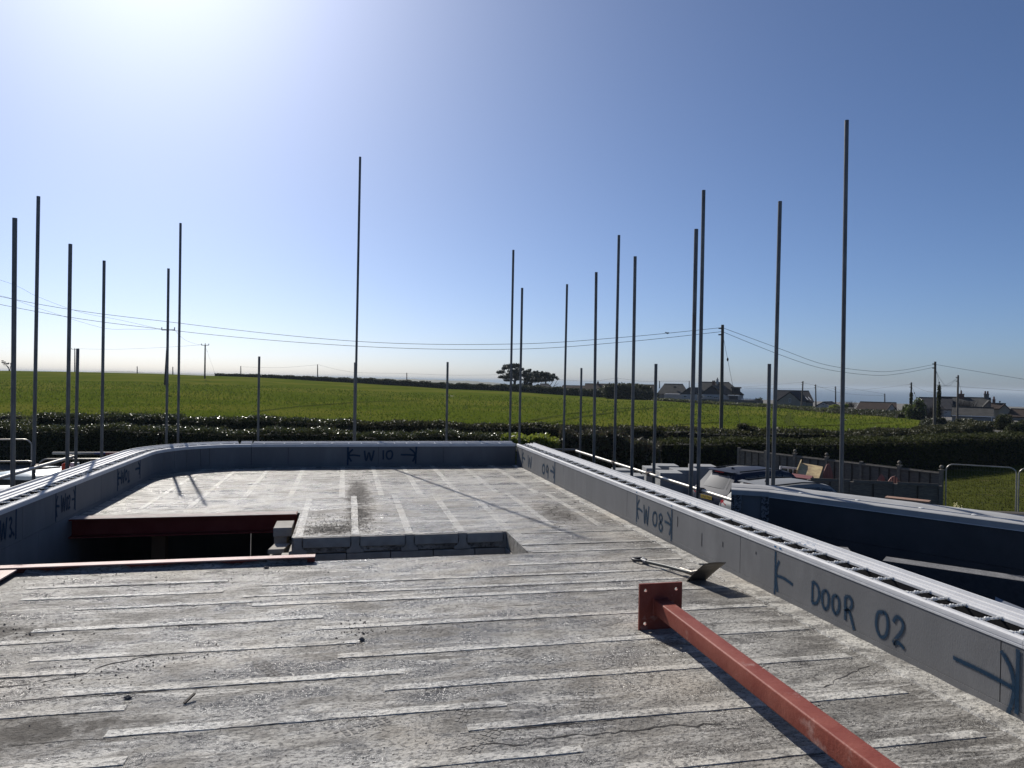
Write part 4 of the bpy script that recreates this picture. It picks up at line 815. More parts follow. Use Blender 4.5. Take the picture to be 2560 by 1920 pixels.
tree('pine_tree', 'broad windswept pine leaning right over the bungalow', None,
     [(*T(a, b), rx / 6.9, ry / 6.9) for a, b, rx, ry in ((790, 350, 55, 30), (840, 330, 40, 30), (760, 400, 50, 40), (830, 420, 80, 45), (800, 480, 75, 45), (920, 390, 80, 45), (960, 430, 95, 50), (1020, 375, 70, 30), (1080, 400, 100, 45), (1130, 380, 60, 28), (1180, 420, 90, 42), (1250, 420, 60, 32), (1290, 440, 50, 22), (1340, 465, 28, 12), (900, 500, 110, 36), (1020, 490, 110, 36), (1120, 480, 90, 34), (780, 550, 50, 36), (860, 560, 40, 28), (1220, 480, 60, 26), (1180, 370, 30, 16), (940, 345, 30, 18), (1270, 390, 28, 16), (870, 310, 14, 20), (990, 340, 14, 18), (1075, 350, 14, 18))],
     [(TP((800, 640), (805, 560), (830, 470), (880, 400)), .5, .18), (TP((860, 640), (870, 560), (960, 470)), .4, .15), (TP((1140, 560), (1130, 500), (1100, 430)), .3, .1), (TP((1270, 610), (1300, 550), (1340, 480)), .1, .04), (TP((1200, 590), (1240, 540), (1280, 470)), .14, .05), (TP((1260, 600), (1320, 570), (1360, 535)), .07, .03), (TP((740, 640), (760, 560), (780, 480)), .3, .1)], 260, .30, pine_m, D1)
T2 = lambda a, b: (a / 3.456, 800 + b / 3.456)
tree('windswept_thorn', 'small windswept bare tree on the far left skyline', None,
     [(*T2(a, b), rx / 3.456, ry / 3.456) for a, b, rx, ry in ((30, 365, 22, 8), (50, 380, 28, 9), (20, 352, 12, 4), (95, 380, 8, 10), (70, 375, 14, 8))],
     [([far(*T2(a, b), 265) for a, b in l], r, .03) for l, r in ((((80, 438), (74, 410), (50, 385), (10, 352)), .22), (((84, 438), (90, 410), (96, 380), (104, 372)), .18), (((78, 425), (60, 400), (30, 390)), .12), (((98, 438), (104, 415), (110, 395)), .12))], 90, .20, twig_m, 265)

# ================================================================ houses
def frame_at(px, d): p = d * FH + R0 * (px - 1280) / FPX * d; return np.array([p[0], p[1], 0])
class House:
    """measured in the photograph's own directions: u to the right, v away, z up; metres"""
    def __init__(s, label, d, nm='house'):
        s.d = d; s.t = thing(nm, label, 'house'); s.c = None
    def z(s, px, y, dv=0): return 1.6 + (horizon(px) - y) / FPX * (s.d + dv)
    def u(s, px, dv=0): return (px - 1280) / FPX * (s.d + dv)
    def W(s, u, v, z):
        if s.c is None: s.c = u
        th = math.atan2(s.c, s.d); f = FH * math.cos(th) + R0 * math.sin(th); r = R0 * math.cos(th) - FH * math.sin(th)
        p = s.d * FH + s.c * R0 + r * (u - s.c) * math.cos(th) + f * v; return (p[0], p[1], z)
    def box(s, nm, a, b, m_, parent=None): return MB().box(a, b).xf(lambda p: s.W(*p)).obj(nm, m_, parent or s.t)
    def poly(s, nm, pts, fs, m_, parent=None): return MB().add(pts, fs).xf(lambda p: s.W(*p)).obj(nm, m_, parent or s.t)
    def side(s, x0, x1, yr, ye, yb, dep, roof, wall, hl=0, hr=0, nm='roof', ov=.25, v0=0):
        """ridge parallel to the view"""
        if s.c is None: s.c = s.u((x0 + x1) / 2)
        u0, u1 = s.u(x0), s.u(x1); xm = (x0 + x1) / 2; ze, zr = s.z(xm, ye), s.z(xm, yr, dep / 2); zb = s.z(xm, yb) - 1.5; hl = hl / FPX * s.d; hr = hr / FPX * s.d; v1 = v0 + dep
        s.box('wall', (u0 + ov, v0 + ov, zb), (u1 - ov, v1 - ov, ze + .05), wall)
        if not hl or not hr:
            for us, hh_ in ((u0 + ov, hl), (u1 - ov, hr)):
                if not hh_: s.poly('gable', [(us, v0 + ov, ze), (us, v1 - ov, ze), (us, (v0 + v1) / 2, zr - .12), (us + .1, v0 + ov, ze), (us + .1, v1 - ov, ze), (us + .1, (v0 + v1) / 2, zr - .12)], [(0, 1, 2), (3, 5, 4), (0, 2, 5, 3), (1, 4, 5, 2), (0, 3, 4, 1)], wall)
        a, b, c, d_ = (u0, v0, ze), (u1, v0, ze), (u1, v1, ze), (u0, v1, ze); r0, r1 = (u0 + hl, (v0 + v1) / 2, zr), (u1 - hr, (v0 + v1) / 2, zr)
        fs = [(0, 1, 5, 4), (2, 3, 4, 5)]
        fs += [(1, 2, 5)] if hr else []; fs += [(3, 0, 4)] if hl else []
        o = s.poly(nm, [a, b, c, d_, r0, r1], fs, roof); md = o.modifiers.new('thick', 'SOLIDIFY'); md.thickness = .15
        MB().tube([s.W(*r0), s.W(*r1)], .12, 6).obj('ridge', roof, o); return o
    def gable(s, x0, xa, x1, ya, ye, yb, dep, roof, wall, gm=None, v0=0, ov=.2, sk=0):
        """gable end faces the camera"""
        if s.c is None: s.c = s.u((x0 + x1) / 2)
        u0, ua, u1 = s.u(x0), s.u(xa), s.u(x1); ze, za = s.z(xa, ye), s.z(xa, ya); zb = s.z(xa, yb) - 1.5
        MB().hexa([(u0 + ov, v0 + ov, zb), (u1 - ov, v0 + ov, zb), (u1 - ov + sk, v0 + dep, zb), (u0 + ov + sk, v0 + dep, zb), (u0 + ov, v0 + ov, ze + .02), (u1 - ov, v0 + ov, ze + .02), (u1 - ov + sk, v0 + dep, ze + .02), (u0 + ov + sk, v0 + dep, ze + .02)]).xf(lambda p: s.W(*p)).obj('wall', wall, s.t)
        s.poly('gable', [(u0 + ov, v0 + ov - .01, ze), (u1 - ov, v0 + ov - .01, ze), (ua, v0 + ov - .01, za - .1), (u0 + ov, v0 + ov + .1, ze), (u1 - ov, v0 + ov + .1, ze), (ua, v0 + ov + .1, za - .1)], [(0, 1, 2), (3, 5, 4), (0, 2, 5, 3), (1, 4, 5, 2)], gm or wall)
        o = s.poly('roof', [(u0, v0, ze), (ua, v0, za), (u1, v0, ze), (u0 + sk, v0 + dep, ze), (ua + sk, v0 + dep, za), (u1 + sk, v0 + dep, ze)], [(0, 1, 4, 3), (1, 2, 5, 4)], roof); md = o.modifiers.new('thick', 'SOLIDIFY'); md.thickness = .14; return o
    def chimney(s, x0, x1, yt, yb, m_=None, pots=1, v=2.5, roof=None):
        u0, u1 = s.u(x0), s.u(x1); zt, zb = s.z(x0, yt), s.z(x0, yb) - .8
        c = s.box('chimney', (u0, v, zb), (u1, v + .8, zt), m_ or brick_m, roof)
        s.box('chimney_cap', (u0 - .06, v - .06, zt), (u1 + .06, v + .86, zt + .1), m_ or brick_m, c) if not roof else None
        for i in range(pots):
            uu = u0 + (u1 - u0) * (i + .5) / pots; MB().tube([s.W(uu, v + .4, zt + .08), s.W(uu, v + .4, zt + .55)], [.14, .11], 8).obj('chimney_pot', brick_m, s.t)
    def window(s, x0, x1, y0, y1, v=.1, nm='window'):
        u0, u1 = s.u(x0, v), s.u(x1, v); zt, zb = s.z(x0, y0, v), s.z(x0, y1, v); f = s.box(nm, (u0, v, zb), (u1, v + .12, zt), frame_w); w = .07
        s.box('pane', (u0 + w, v - .02, zb + w), ((u0 + u1) / 2 - .03, v + .02, zt - w), pane_m, f); s.box('pane', ((u0 + u1) / 2 + .03, v - .02, zb + w), (u1 - w, v + .02, zt - w), pane_m, f)
h = House('grey bungalow under the windswept pine', 262); h.gable(1325, 1345, 1363, 959, 971.5, 976, 9, slate, render_g); h.side(1350, 1386, 959.5, 971.5, 976, 9, slate, render_g, hr=14, v0=2)
h = House('long low bungalow with brown roof and small chimney', 232); h.side(1398, 1475, 964, 975, 979, 9, tile_brown, render_g, hl=8); h.side(1463, 1640, 960.5, 976, 980, 10, tile_brown, render_g, v0=-.6); h.chimney(1493, 1498, 955.5, 962, v=3.5)
h = House('hip-roofed grey house with roof light beside the round bush', 196); rf = h.side(1642, 1724, 960, 985, 996, 11, slate_lit, render_g, hl=18, hr=16)
h.box('roof_light', (h.u(1684), 2.2, h.z(1684, 970)), (h.u(1691), 2.5, h.z(1684, 965)), pane_m); h.box('flat_roof', (h.u(1664), -3, h.z(1680, 985.5)), (h.u(1702), 0, h.z(1680, 984.2)), frame_w); h.box('garage', (h.u(1661), -2.8, -6), (h.u(1702), 0, h.z(1680, 985.6)), render_w)
h = House('large white house with two black gables and tall hipped roof', 178)
h.side(1735, 1862, 955.5, 986, 1000, 12, slate_lit, render_w, hl=16, hr=38, v0=4)
h.gable(1699, 1722, 1746, 968, 986, 998, 5, slate_lit, render_w, clad_black, v0=-1, sk=2.5); h.gable(1752, 1779, 1812, 964.5, 986, 998, 6, slate_lit, render_w, clad_black, v0=-1.5, sk=3)
h.chimney(1780, 1788, 956.5, 966, pots=3, v=1.0); h.chimney(1790, 1796, 948.5, 957, render_w, pots=1, v=9)
h.box('dormer', (h.u(1830), 2.5, h.z(1840, 985)), (h.u(1851), 6, h.z(1840, 971)), slate); h.box('dormer_roof', (h.u(1827), 2.2, h.z(1840, 971)), (h.u(1854), 6.3, h.z(1840, 967.5)), slate_lit)
h.box('canopy', (h.u(1820), -3.6, h.z(1830, 988.6)), (h.u(1848), -1.6, h.z(1830, 987.2)), frame_w); h.box('porch', (h.u(1823), -3.3, -6), (h.u(1844), -1.5, h.z(1830, 988.7)), clad_black)
h.poly('catslide_roof', [(h.u(1808), -2.2, h.z(1808, 984)), (h.u(1842), -2.2, h.z(1842, 999)), (h.u(1846), 3, h.z(1842, 998)), (h.u(1812), 3, h.z(1808, 982))], [(0, 1, 2, 3)], slate_lit)
h.poly('side_wall', [(h.u(1808), -2.1, h.z(1808, 985)), (h.u(1840), -2.1, h.z(1842, 999)), (h.u(1840), -2.1, -6), (h.u(1808), -2.1, -6)], [(0, 1, 2, 3)], render_w)
for x0, x1, y0, y1 in ((1713, 1722, 989, 994), (1753, 1763, 988, 996), (1773, 1786, 989, 993), (1790, 1801, 992, 996)): h.window(x0, x1, y0, y1, v=-1.85)
gw = House('low grey block garden wall in front of the black gabled house', 168, 'garden_wall'); gw.t['category'] = 'wall'; gw.box('wall', (gw.u(1745), 0, -6), (gw.u(1905), .4, gw.z(1830, 998.5)), stone_m)
gw = House('low white greenhouse roof beside the black gabled house', 172, 'greenhouse'); gw.t['category'] = 'greenhouse'; gw.box('frame', (gw.u(1853), 0, -6), (gw.u(1890), 2, gw.z(1870, 999.6)), frame_w)
for i in range(4): gw.box('pane', (gw.u(1854 + i * 9), -.04, gw.z(1870, 999.4)), (gw.u(1862 + i * 9), -.01, gw.z(1870, 996.4)), mat('greenhouse glass', (.55, .58, .6), rough=.2))
h = House('cream house with pointed gable and strip roof lights', 148); h.side(1935, 2037, 977, 1004, 1020, 9, slate, render_c, hl=6, hr=13, v0=3)
h.gable(1943, 1975, 2004, 980.5, 1003.5, 1020, 5, slate, render_c, v0=0, sk=2); h.window(1972.5, 1978, 996, 1006, v=.04); h.window(1946, 1952, 988, 994, v=3.2, nm='roof_window')
for i in range(4):
    x = 1999 + i * 7.3; h.poly('roof_light', [(h.u(x), 3.1 + .9, h.z(x, 992, 3.5)), (h.u(x + 1.6), 3.1 + .9, h.z(x, 992, 3.5)), (h.u(x + 8.4), 2.7, h.z(x, 999.6, 3)), (h.u(x + 6.8), 2.7, h.z(x, 999.6, 3))], [(0, 1, 2, 3)], frame_w)
h = House('small pale gabled house between the two thin utility poles', 165); h.gable(2040, 2060, 2080, 1005, 1016, 1020, 6, slate, render_w, v0=0, sk=2); h.window(2056, 2062, 1009, 1014, v=.04)
h = House('brown tiled bungalow roof with white gable end', 138); h.side(2139, 2243, 1005.5, 1025, 1030, 9, tile_brown, render_w, hl=10)
h.gable(2216, 2230, 2244, 1008, 1026, 1032, 3, tile_brown, render_w, v0=-1)
h = House('old cottage with dark slate left roof and pale roof and three chimneys', 118); h.side(2296, 2382, 994.5, 1022, 1040, 8, slate, render_w, v0=-1); h.side(2345, 2478, 993.5, 1018, 1045, 8, slate_lit, render_c, v0=1)
h.chimney(2342, 2354, 983, 996, stone_m, 1, v=4.2); h.chimney(2397, 2412, 986, 999, brick_m, 1, v=4.5); h.chimney(2461, 2473, 986, 1003, stone_m, 2, v=4.6)
h.gable(2450, 2469, 2486, 1000, 1020, 1045, 5, slate_lit, render_g, v0=-.5)
h = House('grey garage with long slate roof at the lane corner', 84); h.side(2379, 2486, 1018.5, 1040, 1085, 5, slate_lit, render_g, ov=.08); h.box('gutter', (h.u(2380), -.12, h.z(2430, 1041.5)), (h.u(2487), .0, h.z(2430, 1039.8)), frame_w); h.box('drainpipe', (h.u(2479.5), -.05, -4), (h.u(2481.3), .03, h.z(2480, 1041)), frame_w)
h = House('far right house with brown roof and lean-to', 108); h.side(2478, 2516, 1009, 1022, 1040, 7, tile_brown, render_c, v0=1); h.gable(2496, 2512, 2528, 1010, 1024, 1045, 6, tile_brown, render_c); h.side(2518, 2640, 1022, 1041, 1055, 7, tile_brown, render_g, hl=10, v0=-1.5); h.chimney(2481, 2489, 1001, 1012, brick_m, 1, v=4); h.chimney(2499, 2502, 1005, 1011, stone_m, 0, v=4)
h.window(2535, 2550, 1044, 1051, v=-1.6)
mk = far(2477, 1074, 72); tag(MB().box((mk[0] - .1, mk[1] - .03, -3.3), (mk[0] + .1, mk[1] + .03, -2.3)).box((mk[0] - .24, mk[1] - .05, mk[2] - .1), (mk[0] + .24, mk[1] - .02, mk[2] + .35)).obj('marker_post', mat('orange marker', (.42, .17, .05), rough=.6)), 'small orange marker sign at the foot of the garage wall', 'sign')

# ================================================================ poles and cables
def utility_pole(px, yt, pb, yb, d, r, label, arm=0, m_=None, ivy=None, insul=2):
    t = thing('utility_pole', label, 'utility pole', (0, 0, 0), 0, 'wooden utility poles'); a = far(pb, yb, d); b = far(px, yt, d); a = a + (a - b) * .06
    MB().tube([a, b], [r * 1.15, r * .85], 10).obj('shaft', m_ or pole_wood, t, smooth=60)
    if arm:
        l_, r_ = far(px - arm, yt + 1, d), far(px + arm, yt + 1, d); MB().tube([l_, r_], r * .45, 6).obj('cross_arm', pole_dark, t)
        for q in (l_, b, r_): MB().tube([q, q + np.array([0, 0, .45])], r * .45, 6).obj('insulator', pole_dark, t)
    else:
        for i in range(insul):
            q = b - np.array([0, 0, .25 + .45 * i]); MB().tube([q, q - R0 * (r + .16)], .05, 6).obj('insulator', pole_dark, t)
    if ivy:
        pts = []
        for z in np.linspace(0, 1, 26):
            q = a + (b - a) * ivy * z; pts.append(clump(q, (r * 1.9, r * 1.9, .25), 60))
        V, F = leaves(np.concatenate(pts), .10, .5); link('ivy', np_mesh('ivy', V, F, leaf_conifer), t)
    return t
utility_pole(1806.5, 812, 1803, 1075, 50, .12, 'tall wooden utility pole standing in the field edge, right of centre')
utility_pole(2338, 904, 2336, 1062, 76, .13, 'tall wooden utility pole near the cottage with cables to both sides')
utility_pole(2395.5, 938, 2393, 1052, 84, .11, 'shorter wooden utility pole right of the tall one, in front of the garage')
utility_pole(2278.5, 956, 2277, 1034, 105, .12, 'ivy clad utility pole above the green ivy bush', ivy=.66, m_=pole_dark)
utility_pole(2348, 967, 2345, 1062, 78, .10, 'old pole stump wholly covered in dark ivy beside the tall pole', ivy=1.0, m_=pole_dark, insul=0)
utility_pole(2007.5, 953, 2004, 1018, 140, .14, 'thin utility pole leaning in front of the strip roof lights')
utility_pole(2039, 961, 2040, 1020, 150, .13, 'thin utility pole right of the cream gabled house')
utility_pole(2089, 966, 2089, 1012, 170, .14, 'dark thin utility pole above the yellow bush', m_=pole_dark)
utility_pole(2212, 984, 2212, 1007, 190, .14, 'short far utility pole over the brown bungalow roof', m_=pole_dark)
utility_pole(513, 862, 512, 942, 200, .2, 'utility pole with cross arm standing on the field skyline', arm=9, m_=pole_dark)
utility_pole(187, 872, 187, 931, 300, .22, 'far utility pole with cross arm on the left skyline', arm=8, m_=pole_dark)
utility_pole(420.5, 824, 413, 955, 116, .16, 'utility pole with cross arm half hidden behind a scaffold tube', arm=16, m_=pole_dark)
for px, y0, y1, lab in ((343, 916, 936, 'tiny far pole left of the half hidden cross arm pole'), (432, 917, 940, 'tiny far pole right of the half hidden cross arm pole'), (602, 915, 940, 'tiny far pole over the start of the skyline hedge'), (794, 911, 945, 'small far pole above the skyline hedge, left of the tallest back tube'), (1017, 932, 958, 'tiny far pole above the hazy moorland')):
    utility_pole(px, y0, px, y1, 300, .2, lab, m_=pole_dark, insul=0)
for px, y0, y1, lab in ((1543, 943, 968, 'thin pole behind the long low bungalow'), (1649, 952, 970, 'thin pole behind the round bush'), (1723, 952, 972, 'thin pole between the hipped and black gabled houses')):
    utility_pole(px, y0, px, y1, 240, .14, lab, m_=pole_dark, insul=0)
def cable(pts, d, label, r=.016, group='overhead cables'):
    """pts in the photograph, d one distance or one per point; smoothed as a hanging cable"""
    ds = d if isinstance(d, (list, tuple)) else [d] * len(pts); P = [(x, y, q) for (x, y), q in zip(pts, ds)]
    S = smooth_poly(P, 10); w = [far(*p) for p in S]; t = thing('overhead_cable', label, 'cable', (0, 0, 0), 0, group); MB().tube(w, r, 5).obj('strand', cable_m, t, smooth=80)
cable([(-700, 560), (0, 741), (450, 808), (903, 854), (1284, 860), (1560, 843), (1805, 819)], 50, 'upper of two long cables sagging from the left to the field pole')
cable([(-700, 590), (0, 761), (450, 828), (903, 866), (1284, 873), (1560, 855), (1805, 829)], 50, 'lower of two long cables sagging from the left to the field pole')
cable([(1808, 820), (1950, 872), (2060, 911), (2180, 928), (2250, 926), (2336, 911)], [50, 55, 60, 66, 71, 76], 'upper cable sagging between the field pole and the cottage pole')
cable([(1808, 830), (1950, 887), (2060, 922), (2180, 938), (2250, 934), (2336, 918)], [50, 55, 60, 66, 71, 76], 'lower cable sagging between the field pole and the cottage pole')
cable([(2338, 911), (2450, 930), (2560, 948), (2700, 970)], [76, 74, 72, 70], 'cable from the cottage pole running off to the right edge')
cable([(2339, 924), (2352, 950), (2370, 966), (2394, 943)], [76, 78, 80, 84], 'slack cable looping between the two poles by the cottage', .014)
cable([(2338, 964), (2360, 966), (2370, 960), (2394, 946)], [77, 79, 80, 84], 'second slack cable to the shorter pole by the garage', .012)
cable([(2340, 962), (2420, 968), (2560, 977), (2700, 985)], 90, 'thin cable over the pale cottage roof to the right edge', .014)
cable([(-300, 620), (0, 700), (95, 742), (200, 780), (300, 800), (405, 824)], 116, 'faint cable descending from the left edge to the half hidden pole', .018)
cable([(-100, 735), (0, 739), (95, 770), (250, 818), (330, 823), (436, 823)], [116] * 6, 'second faint cable reaching the half hidden cross arm', .018)
cable([(436, 824), (460, 848), (490, 860), (506, 861)], [116, 150, 180, 200], 'faint cable between the two cross arm poles', .02)
cable([(195, 872), (290, 873), (400, 869), (505, 862)], [300, 270, 230, 200], 'faint cable between the skyline cross arm poles', .03)
cable([(605, 917), (700, 919), (794, 912)], 300, 'faint cable on the skyline left of the small far pole', .03)
cable([(796, 912), (880, 930), (1017, 934), (1130, 938), (1242, 937)], 300, 'faint cable from the small far pole to the pine trees', .03)
cable([(1400, 949), (1480, 953), (1543, 946), (1600, 953), (1649, 953), (1723, 953)], 240, 'thin cable above the bungalow roofs', .025)
cable([(1850, 968), (1930, 962), (2007, 955)], [180, 160, 140], 'thin cable from the white house to the leaning pole', .018)
cable([(1860, 970), (2000, 972), (2089, 967), (2150, 975), (2212, 985)], 170, 'thin cable along the far poles before the sea', .018)
cable([(2008, 957), (2040, 964), (2090, 980), (2150, 987), (2210, 989)], 150, 'thin cable descending past the yellow bush', .016)
cable([(2041, 966), (2130, 975), (2200, 970), (2278, 960)], [150, 140, 120, 105], 'thin cable rising to the ivy clad pole', .014)
cable([(2280, 962), (2310, 976), (2340, 982)], [105, 95, 80], 'thin cable from the ivy clad pole to the cottage pole', .012)
def stay(px, y, px2, y2, d, f, lab):
    a, b = far(px, y, d), far(px2, y2, d); t = thing('stay_wire', lab, 'stay wire', (0, 0, 0), 0, 'pole stay wires'); MB().tube([a, b], .010 + d * .00003, 5).obj('wire', cable_m, t); q = a + (b - a) * f; MB().ball(tuple(q), (.07, .07, .13), 8, 5).obj('insulator', pole_dark, t, smooth=60)
stay(1807, 836, 1852, 1068, 50, .27, 'stay wire with insulator beside the field pole')
stay(2340, 925, 2352, 974, 77, .65, 'stay wire with insulator beside the cottage pole')
stay(2396, 950, 2408, 1000, 84, .55, 'stay wire with insulator beside the shorter cottage pole')
stay(2280, 968, 2297, 1010, 105, .35, 'stay wire with insulator beside the ivy clad pole')
stay(515, 870, 538, 935, 200, .12, 'faint stay wire of the skyline cross arm pole')
# bird on the upper cable
bp = far(1669, 832.6, 50); bd = thing('bird', 'small dark bird perched on the upper long cable', 'bird', tuple(bp)); d_ = R0
bmx = MB(); rr = []
for t, r, zz in ((-.15, .006, .005), (-.11, .028, .01), (-.04, .05, 0), (.03, .052, -.005), (.09, .04, .01), (.125, .032, .035), (.16, .03, .05), (.19, .012, .045), (.215, .002, .04)):
    rr.append([(-R0[0] * t + FH[0] * r * math.cos(a), -R0[1] * t + FH[1] * r * math.cos(a), zz + r * math.sin(a)) for a in [2 * math.pi * j / 8 for j in range(8)]])
bmx.rings(rr).obj('body', mat('dark plumage', (.02, .02, .024), rough=.6), bd, smooth=60)
MB().box((0, 0, 0), (1, 1, 1)).xf(lambda p: tuple((R0 * (.12 + .20 * p[0]) + FH * (.03 * p[1] - .015) + ZU * (.012 * p[2] - .005 + .012 * p[0])))).obj('tail', MATS['dark plumage'], bd)
for s in (-.012, .012): MB().tube([(FH[0] * s, FH[1] * s, -.04), (FH[0] * s, FH[1] * s, -.10)], .005, 5).obj('leg', MATS['dark plumage'], bd)

# ================================================================ yard things
# pallets of aerated blocks
def block_stack(x0, x1, ytop, d, dep, label, nz=5, nx=2, ny=4):
    u0, u1 = (x0 - 1280) / FPX * d, (x1 - 1280) / FPX * d; zt = 1.6 + (horizon((x0 + x1) / 2) - ytop) / FPX * d
    w = (u1 - u0) / nx; dp = dep / ny; hgt = (zt - GND - .12) / nz; o = d * FH + u0 * R0; t = thing('block_stack', label, 'block stack', (o[0], o[1], GND), -YAW, 'stacks of grey blocks in the yard')
    for k_ in range(4): MB().box((k_ * (u1 - u0 - .1) / 3, .02, 0), (k_ * (u1 - u0 - .1) / 3 + .1, dep - .02, .12)).obj('pallet_bearer', timber, t)
    me = MB().bbox((.002, .002, .001), (w - .002, dp - .002, hgt - .001), .005).mesh('block', aerated)
    for i in range(nx):
        for j in range(ny):
            for q in range(nz):
                if j == 0 or q == nz - 1 or i == 0: link('block', me, t, (i * w, j * dp, .12 + q * hgt))
for a in ((1655, 1712, 1183, 25.5, .95, 'large grey block stack nearest the dark car, front right of the group'), (1620, 1658, 1171, 27.3, .9, 'grey block stack behind the front right stack, left side'), (1545, 1615, 1190, 24.6, .9, 'lowest grey block stack at the left front of the group', 4), (1540, 1590, 1176, 26.4, .8, 'grey block stack at the left behind the lowest one'),
          (1643, 1702, 1165, 29.0, .9, 'rearmost grey block stack behind the short scaffold standard'), (1690, 1756, 1176, 26.8, .9, 'grey block stack just left of the dark car roof'), (1738, 1797, 1166.5, 28.8, .9, 'rear grey block stack directly behind the dark car tailgate'), (1836, 1915, 1171, 28.2, .9, 'grey block stack behind the dark car roof'), (1922, 1968, 1184, 26.2, 1.0, 'grey block stack right of the dark car, before the white window'), (1974, 2020, 1196, 24.2, .8, 'pale wrapped block stack under the red ridge board')):
    block_stack(*a)
# vehicles -----------------------------------------------------------------
def car(label, loc, rz, paint, lower=None, s=1.0, H=1.72, plate='LX63 FXR', badge=False):
    c = thing('parked_car', label, 'car', loc, rz, 'cars parked in the yard'); kz = H / 1.72
    ST = [(-2.33, .42, .78, .88, .92, .70, .4), (-2.27, .32, .90, .98, 1.02, .76, .55), (-2.12, .28, .93, 1.06, 1.12, .76, .7), (-1.72, .28, .945, 1.08, 1.64, .63, .7), (-1.45, .30, .95, 1.07, 1.69, .645, .7), (-.7, .28, .95, 1.05, 1.725, .66, .7), (.1, .28, .95, 1.03, 1.71, .66, .7), (.5, .28, .95, 1.02, 1.63, .64, .7), (1.15, .28, .945, 1.0, 1.12, .72, .7), (1.3, .28, .94, .99, 1.04, .74, .68), (1.9, .30, .92, .92, .96, .70, .62), (2.2, .34, .86, .78, .82, .62, .55), (2.33, .42, .74, .6, .64, .5, .5)]
    def ringpts(x, zb, w, zbelt, zr, wr, zm):
        half = [(w * .9, zb), (w, zb + .12), (w, zm), (w * .985, zbelt - .06), (w * .955, zbelt), (wr + .035, zr - .075), (wr, zr - .03), (wr * .7, zr), (0, zr + .012)]
        pts = [(x, y * s, z * kz) for y, z in half] + [(x, -y * s, z * kz) for y, z in reversed(half[:-1])]; return pts
    rs_ = [ringpts(*q) for q in ST]; b = MB().rings(rs_); b.obj('body', paint, c, smooth=38)
    def surf(x, k):    # height/width at x for half-ring index pair
        X = [q[0] for q in ST]; i = max(0, min(len(X) - 2, int(np.searchsorted(X, x)) - 1)); f = (x - X[i]) / (X[i + 1] - X[i]); a = np.array(rs_[i][k]); d = np.array(rs_[i + 1][k]); return a + (d - a) * f
    def patch(nm, x0, x1, t0, t1, m_, side, n=10, off=.012, sk=(0, 0)):
        g = []
        for i in range(n + 1):
            f = i / n; row = []
            for t in (t0, (t0 + t1) / 2, t1):
                x = (x0 + sk[0] * (t - t0) / (t1 - t0)) + ((x1 + sk[1] * (t - t0) / (t1 - t0)) - (x0 + sk[0] * (t - t0) / (t1 - t0))) * f
                p = surf(x, 4) * (1 - t) + surf(x, 5) * t; row.append((p[0], (p[1] + off) * side, p[2] + .004))
            g.append(row)
        return MB().rings(g, close=False).obj(nm, m_, c, smooth=50)
    for sd in (-1, 1):
        patch('side_window', -1.66, -.98, .10, .90, glass_dark, sd, sk=(.22, 0)); patch('side_window', -.93, .02, .10, .92, glass_dark, sd); patch('side_window', .07, .95, .10, .90, glass_dark, sd, sk=(0, -.42))
        y = .952 * s * sd
        MB().tube([(-1.55, .60 * s * sd, 1.70 * kz), (-.6, .62 * s * sd, 1.745 * kz), (.3, .60 * s * sd, 1.70 * kz)], .022, 6).obj('roof_rail', black_m, c, smooth=50)
        MB().box((.72, min(y, y + .17 * sd), .98 * kz), (.86, max(y, y + .17 * sd), 1.12 * kz)).obj('door_mirror', paint, c)
        for hx in (-.75, .25): MB().box((hx, min(y * .995, y + .02 * sd), .90 * kz), (hx + .2, max(y * .995, y + .02 * sd), .93 * kz)).obj('door_handle', paint, c)
        MB().tube([(-2.0, y * .99, .27), (2.0, y * .99, .27)], .045, 6).obj('sill', black_m, c)
        for wx in (-1.42, 1.45):
            MB().tube([(wx, y - .20 * sd, .36), (wx, y + .006 * sd, .36)], .42, 22).obj('wheel_arch', black_m, c, smooth=40)
            w_ = MB().tube([(wx, y - .16 * sd, .34), (wx, y - .14 * sd, .34), (wx, y + .012 * sd, .34), (wx, y + .02 * sd, .34)], [.32, .345, .345, .32], 24).obj('wheel', black_m, c, smooth=40)
            MB().tube([(wx, y + .018 * sd, .34), (wx, y + .028 * sd, .34)], [.24, .20], 10).obj('rim', paint_silver, w_, smooth=30)
        # rear lamp wrapping the corner
        g = [(-2.315, .52 * s * sd, .80 * kz), (-2.285, .80 * s * sd, .86 * kz), (-2.0, .955 * s * sd, .92 * kz), (-2.0, .95 * s * sd, 1.06 * kz), (-2.22, .86 * s * sd, 1.04 * kz), (-2.30, .56 * s * sd, .97 * kz)]
        MB().add([(p[0] - .012, p[1] * 1.012, p[2]) for p in g] + [(p[0] + .06, p[1] * .96, p[2]) for p in g], [(0, 1, 4, 5), (1, 2, 3, 4), (0, 5, 11, 6), (5, 4, 10, 11), (4, 3, 9, 10), (0, 6, 7, 1), (1, 7, 8, 2), (2, 8, 9, 3)]).obj('tail_lamp', lamp_red, c, smooth=40)
        MB().box((2.2, min(.45 * sd, .72 * sd), .62 * kz), (2.3, max(.45 * sd, .72 * sd), .76 * kz)).obj('headlamp', frame_w, c)
    def hatch(u, t, off=.014):
        a = np.array((-2.12, 0, 1.12 * kz)); b_ = np.array((-1.72, 0, 1.64 * kz)); p = a + (b_ - a) * t; hw = (.76 * (1 - t) + .63 * t) * s; return (p[0] - off, u * hw, p[2] + off * .6)
    g = [[hatch(u, t, .014 - .03 * u * u) for u in np.linspace(-.84 + .05 * t, .84 - .05 * t, 9)] for t in np.linspace(.10, .90, 6)]; MB().rings(g, close=False).obj('rear_window', glass_dark, c, smooth=60)
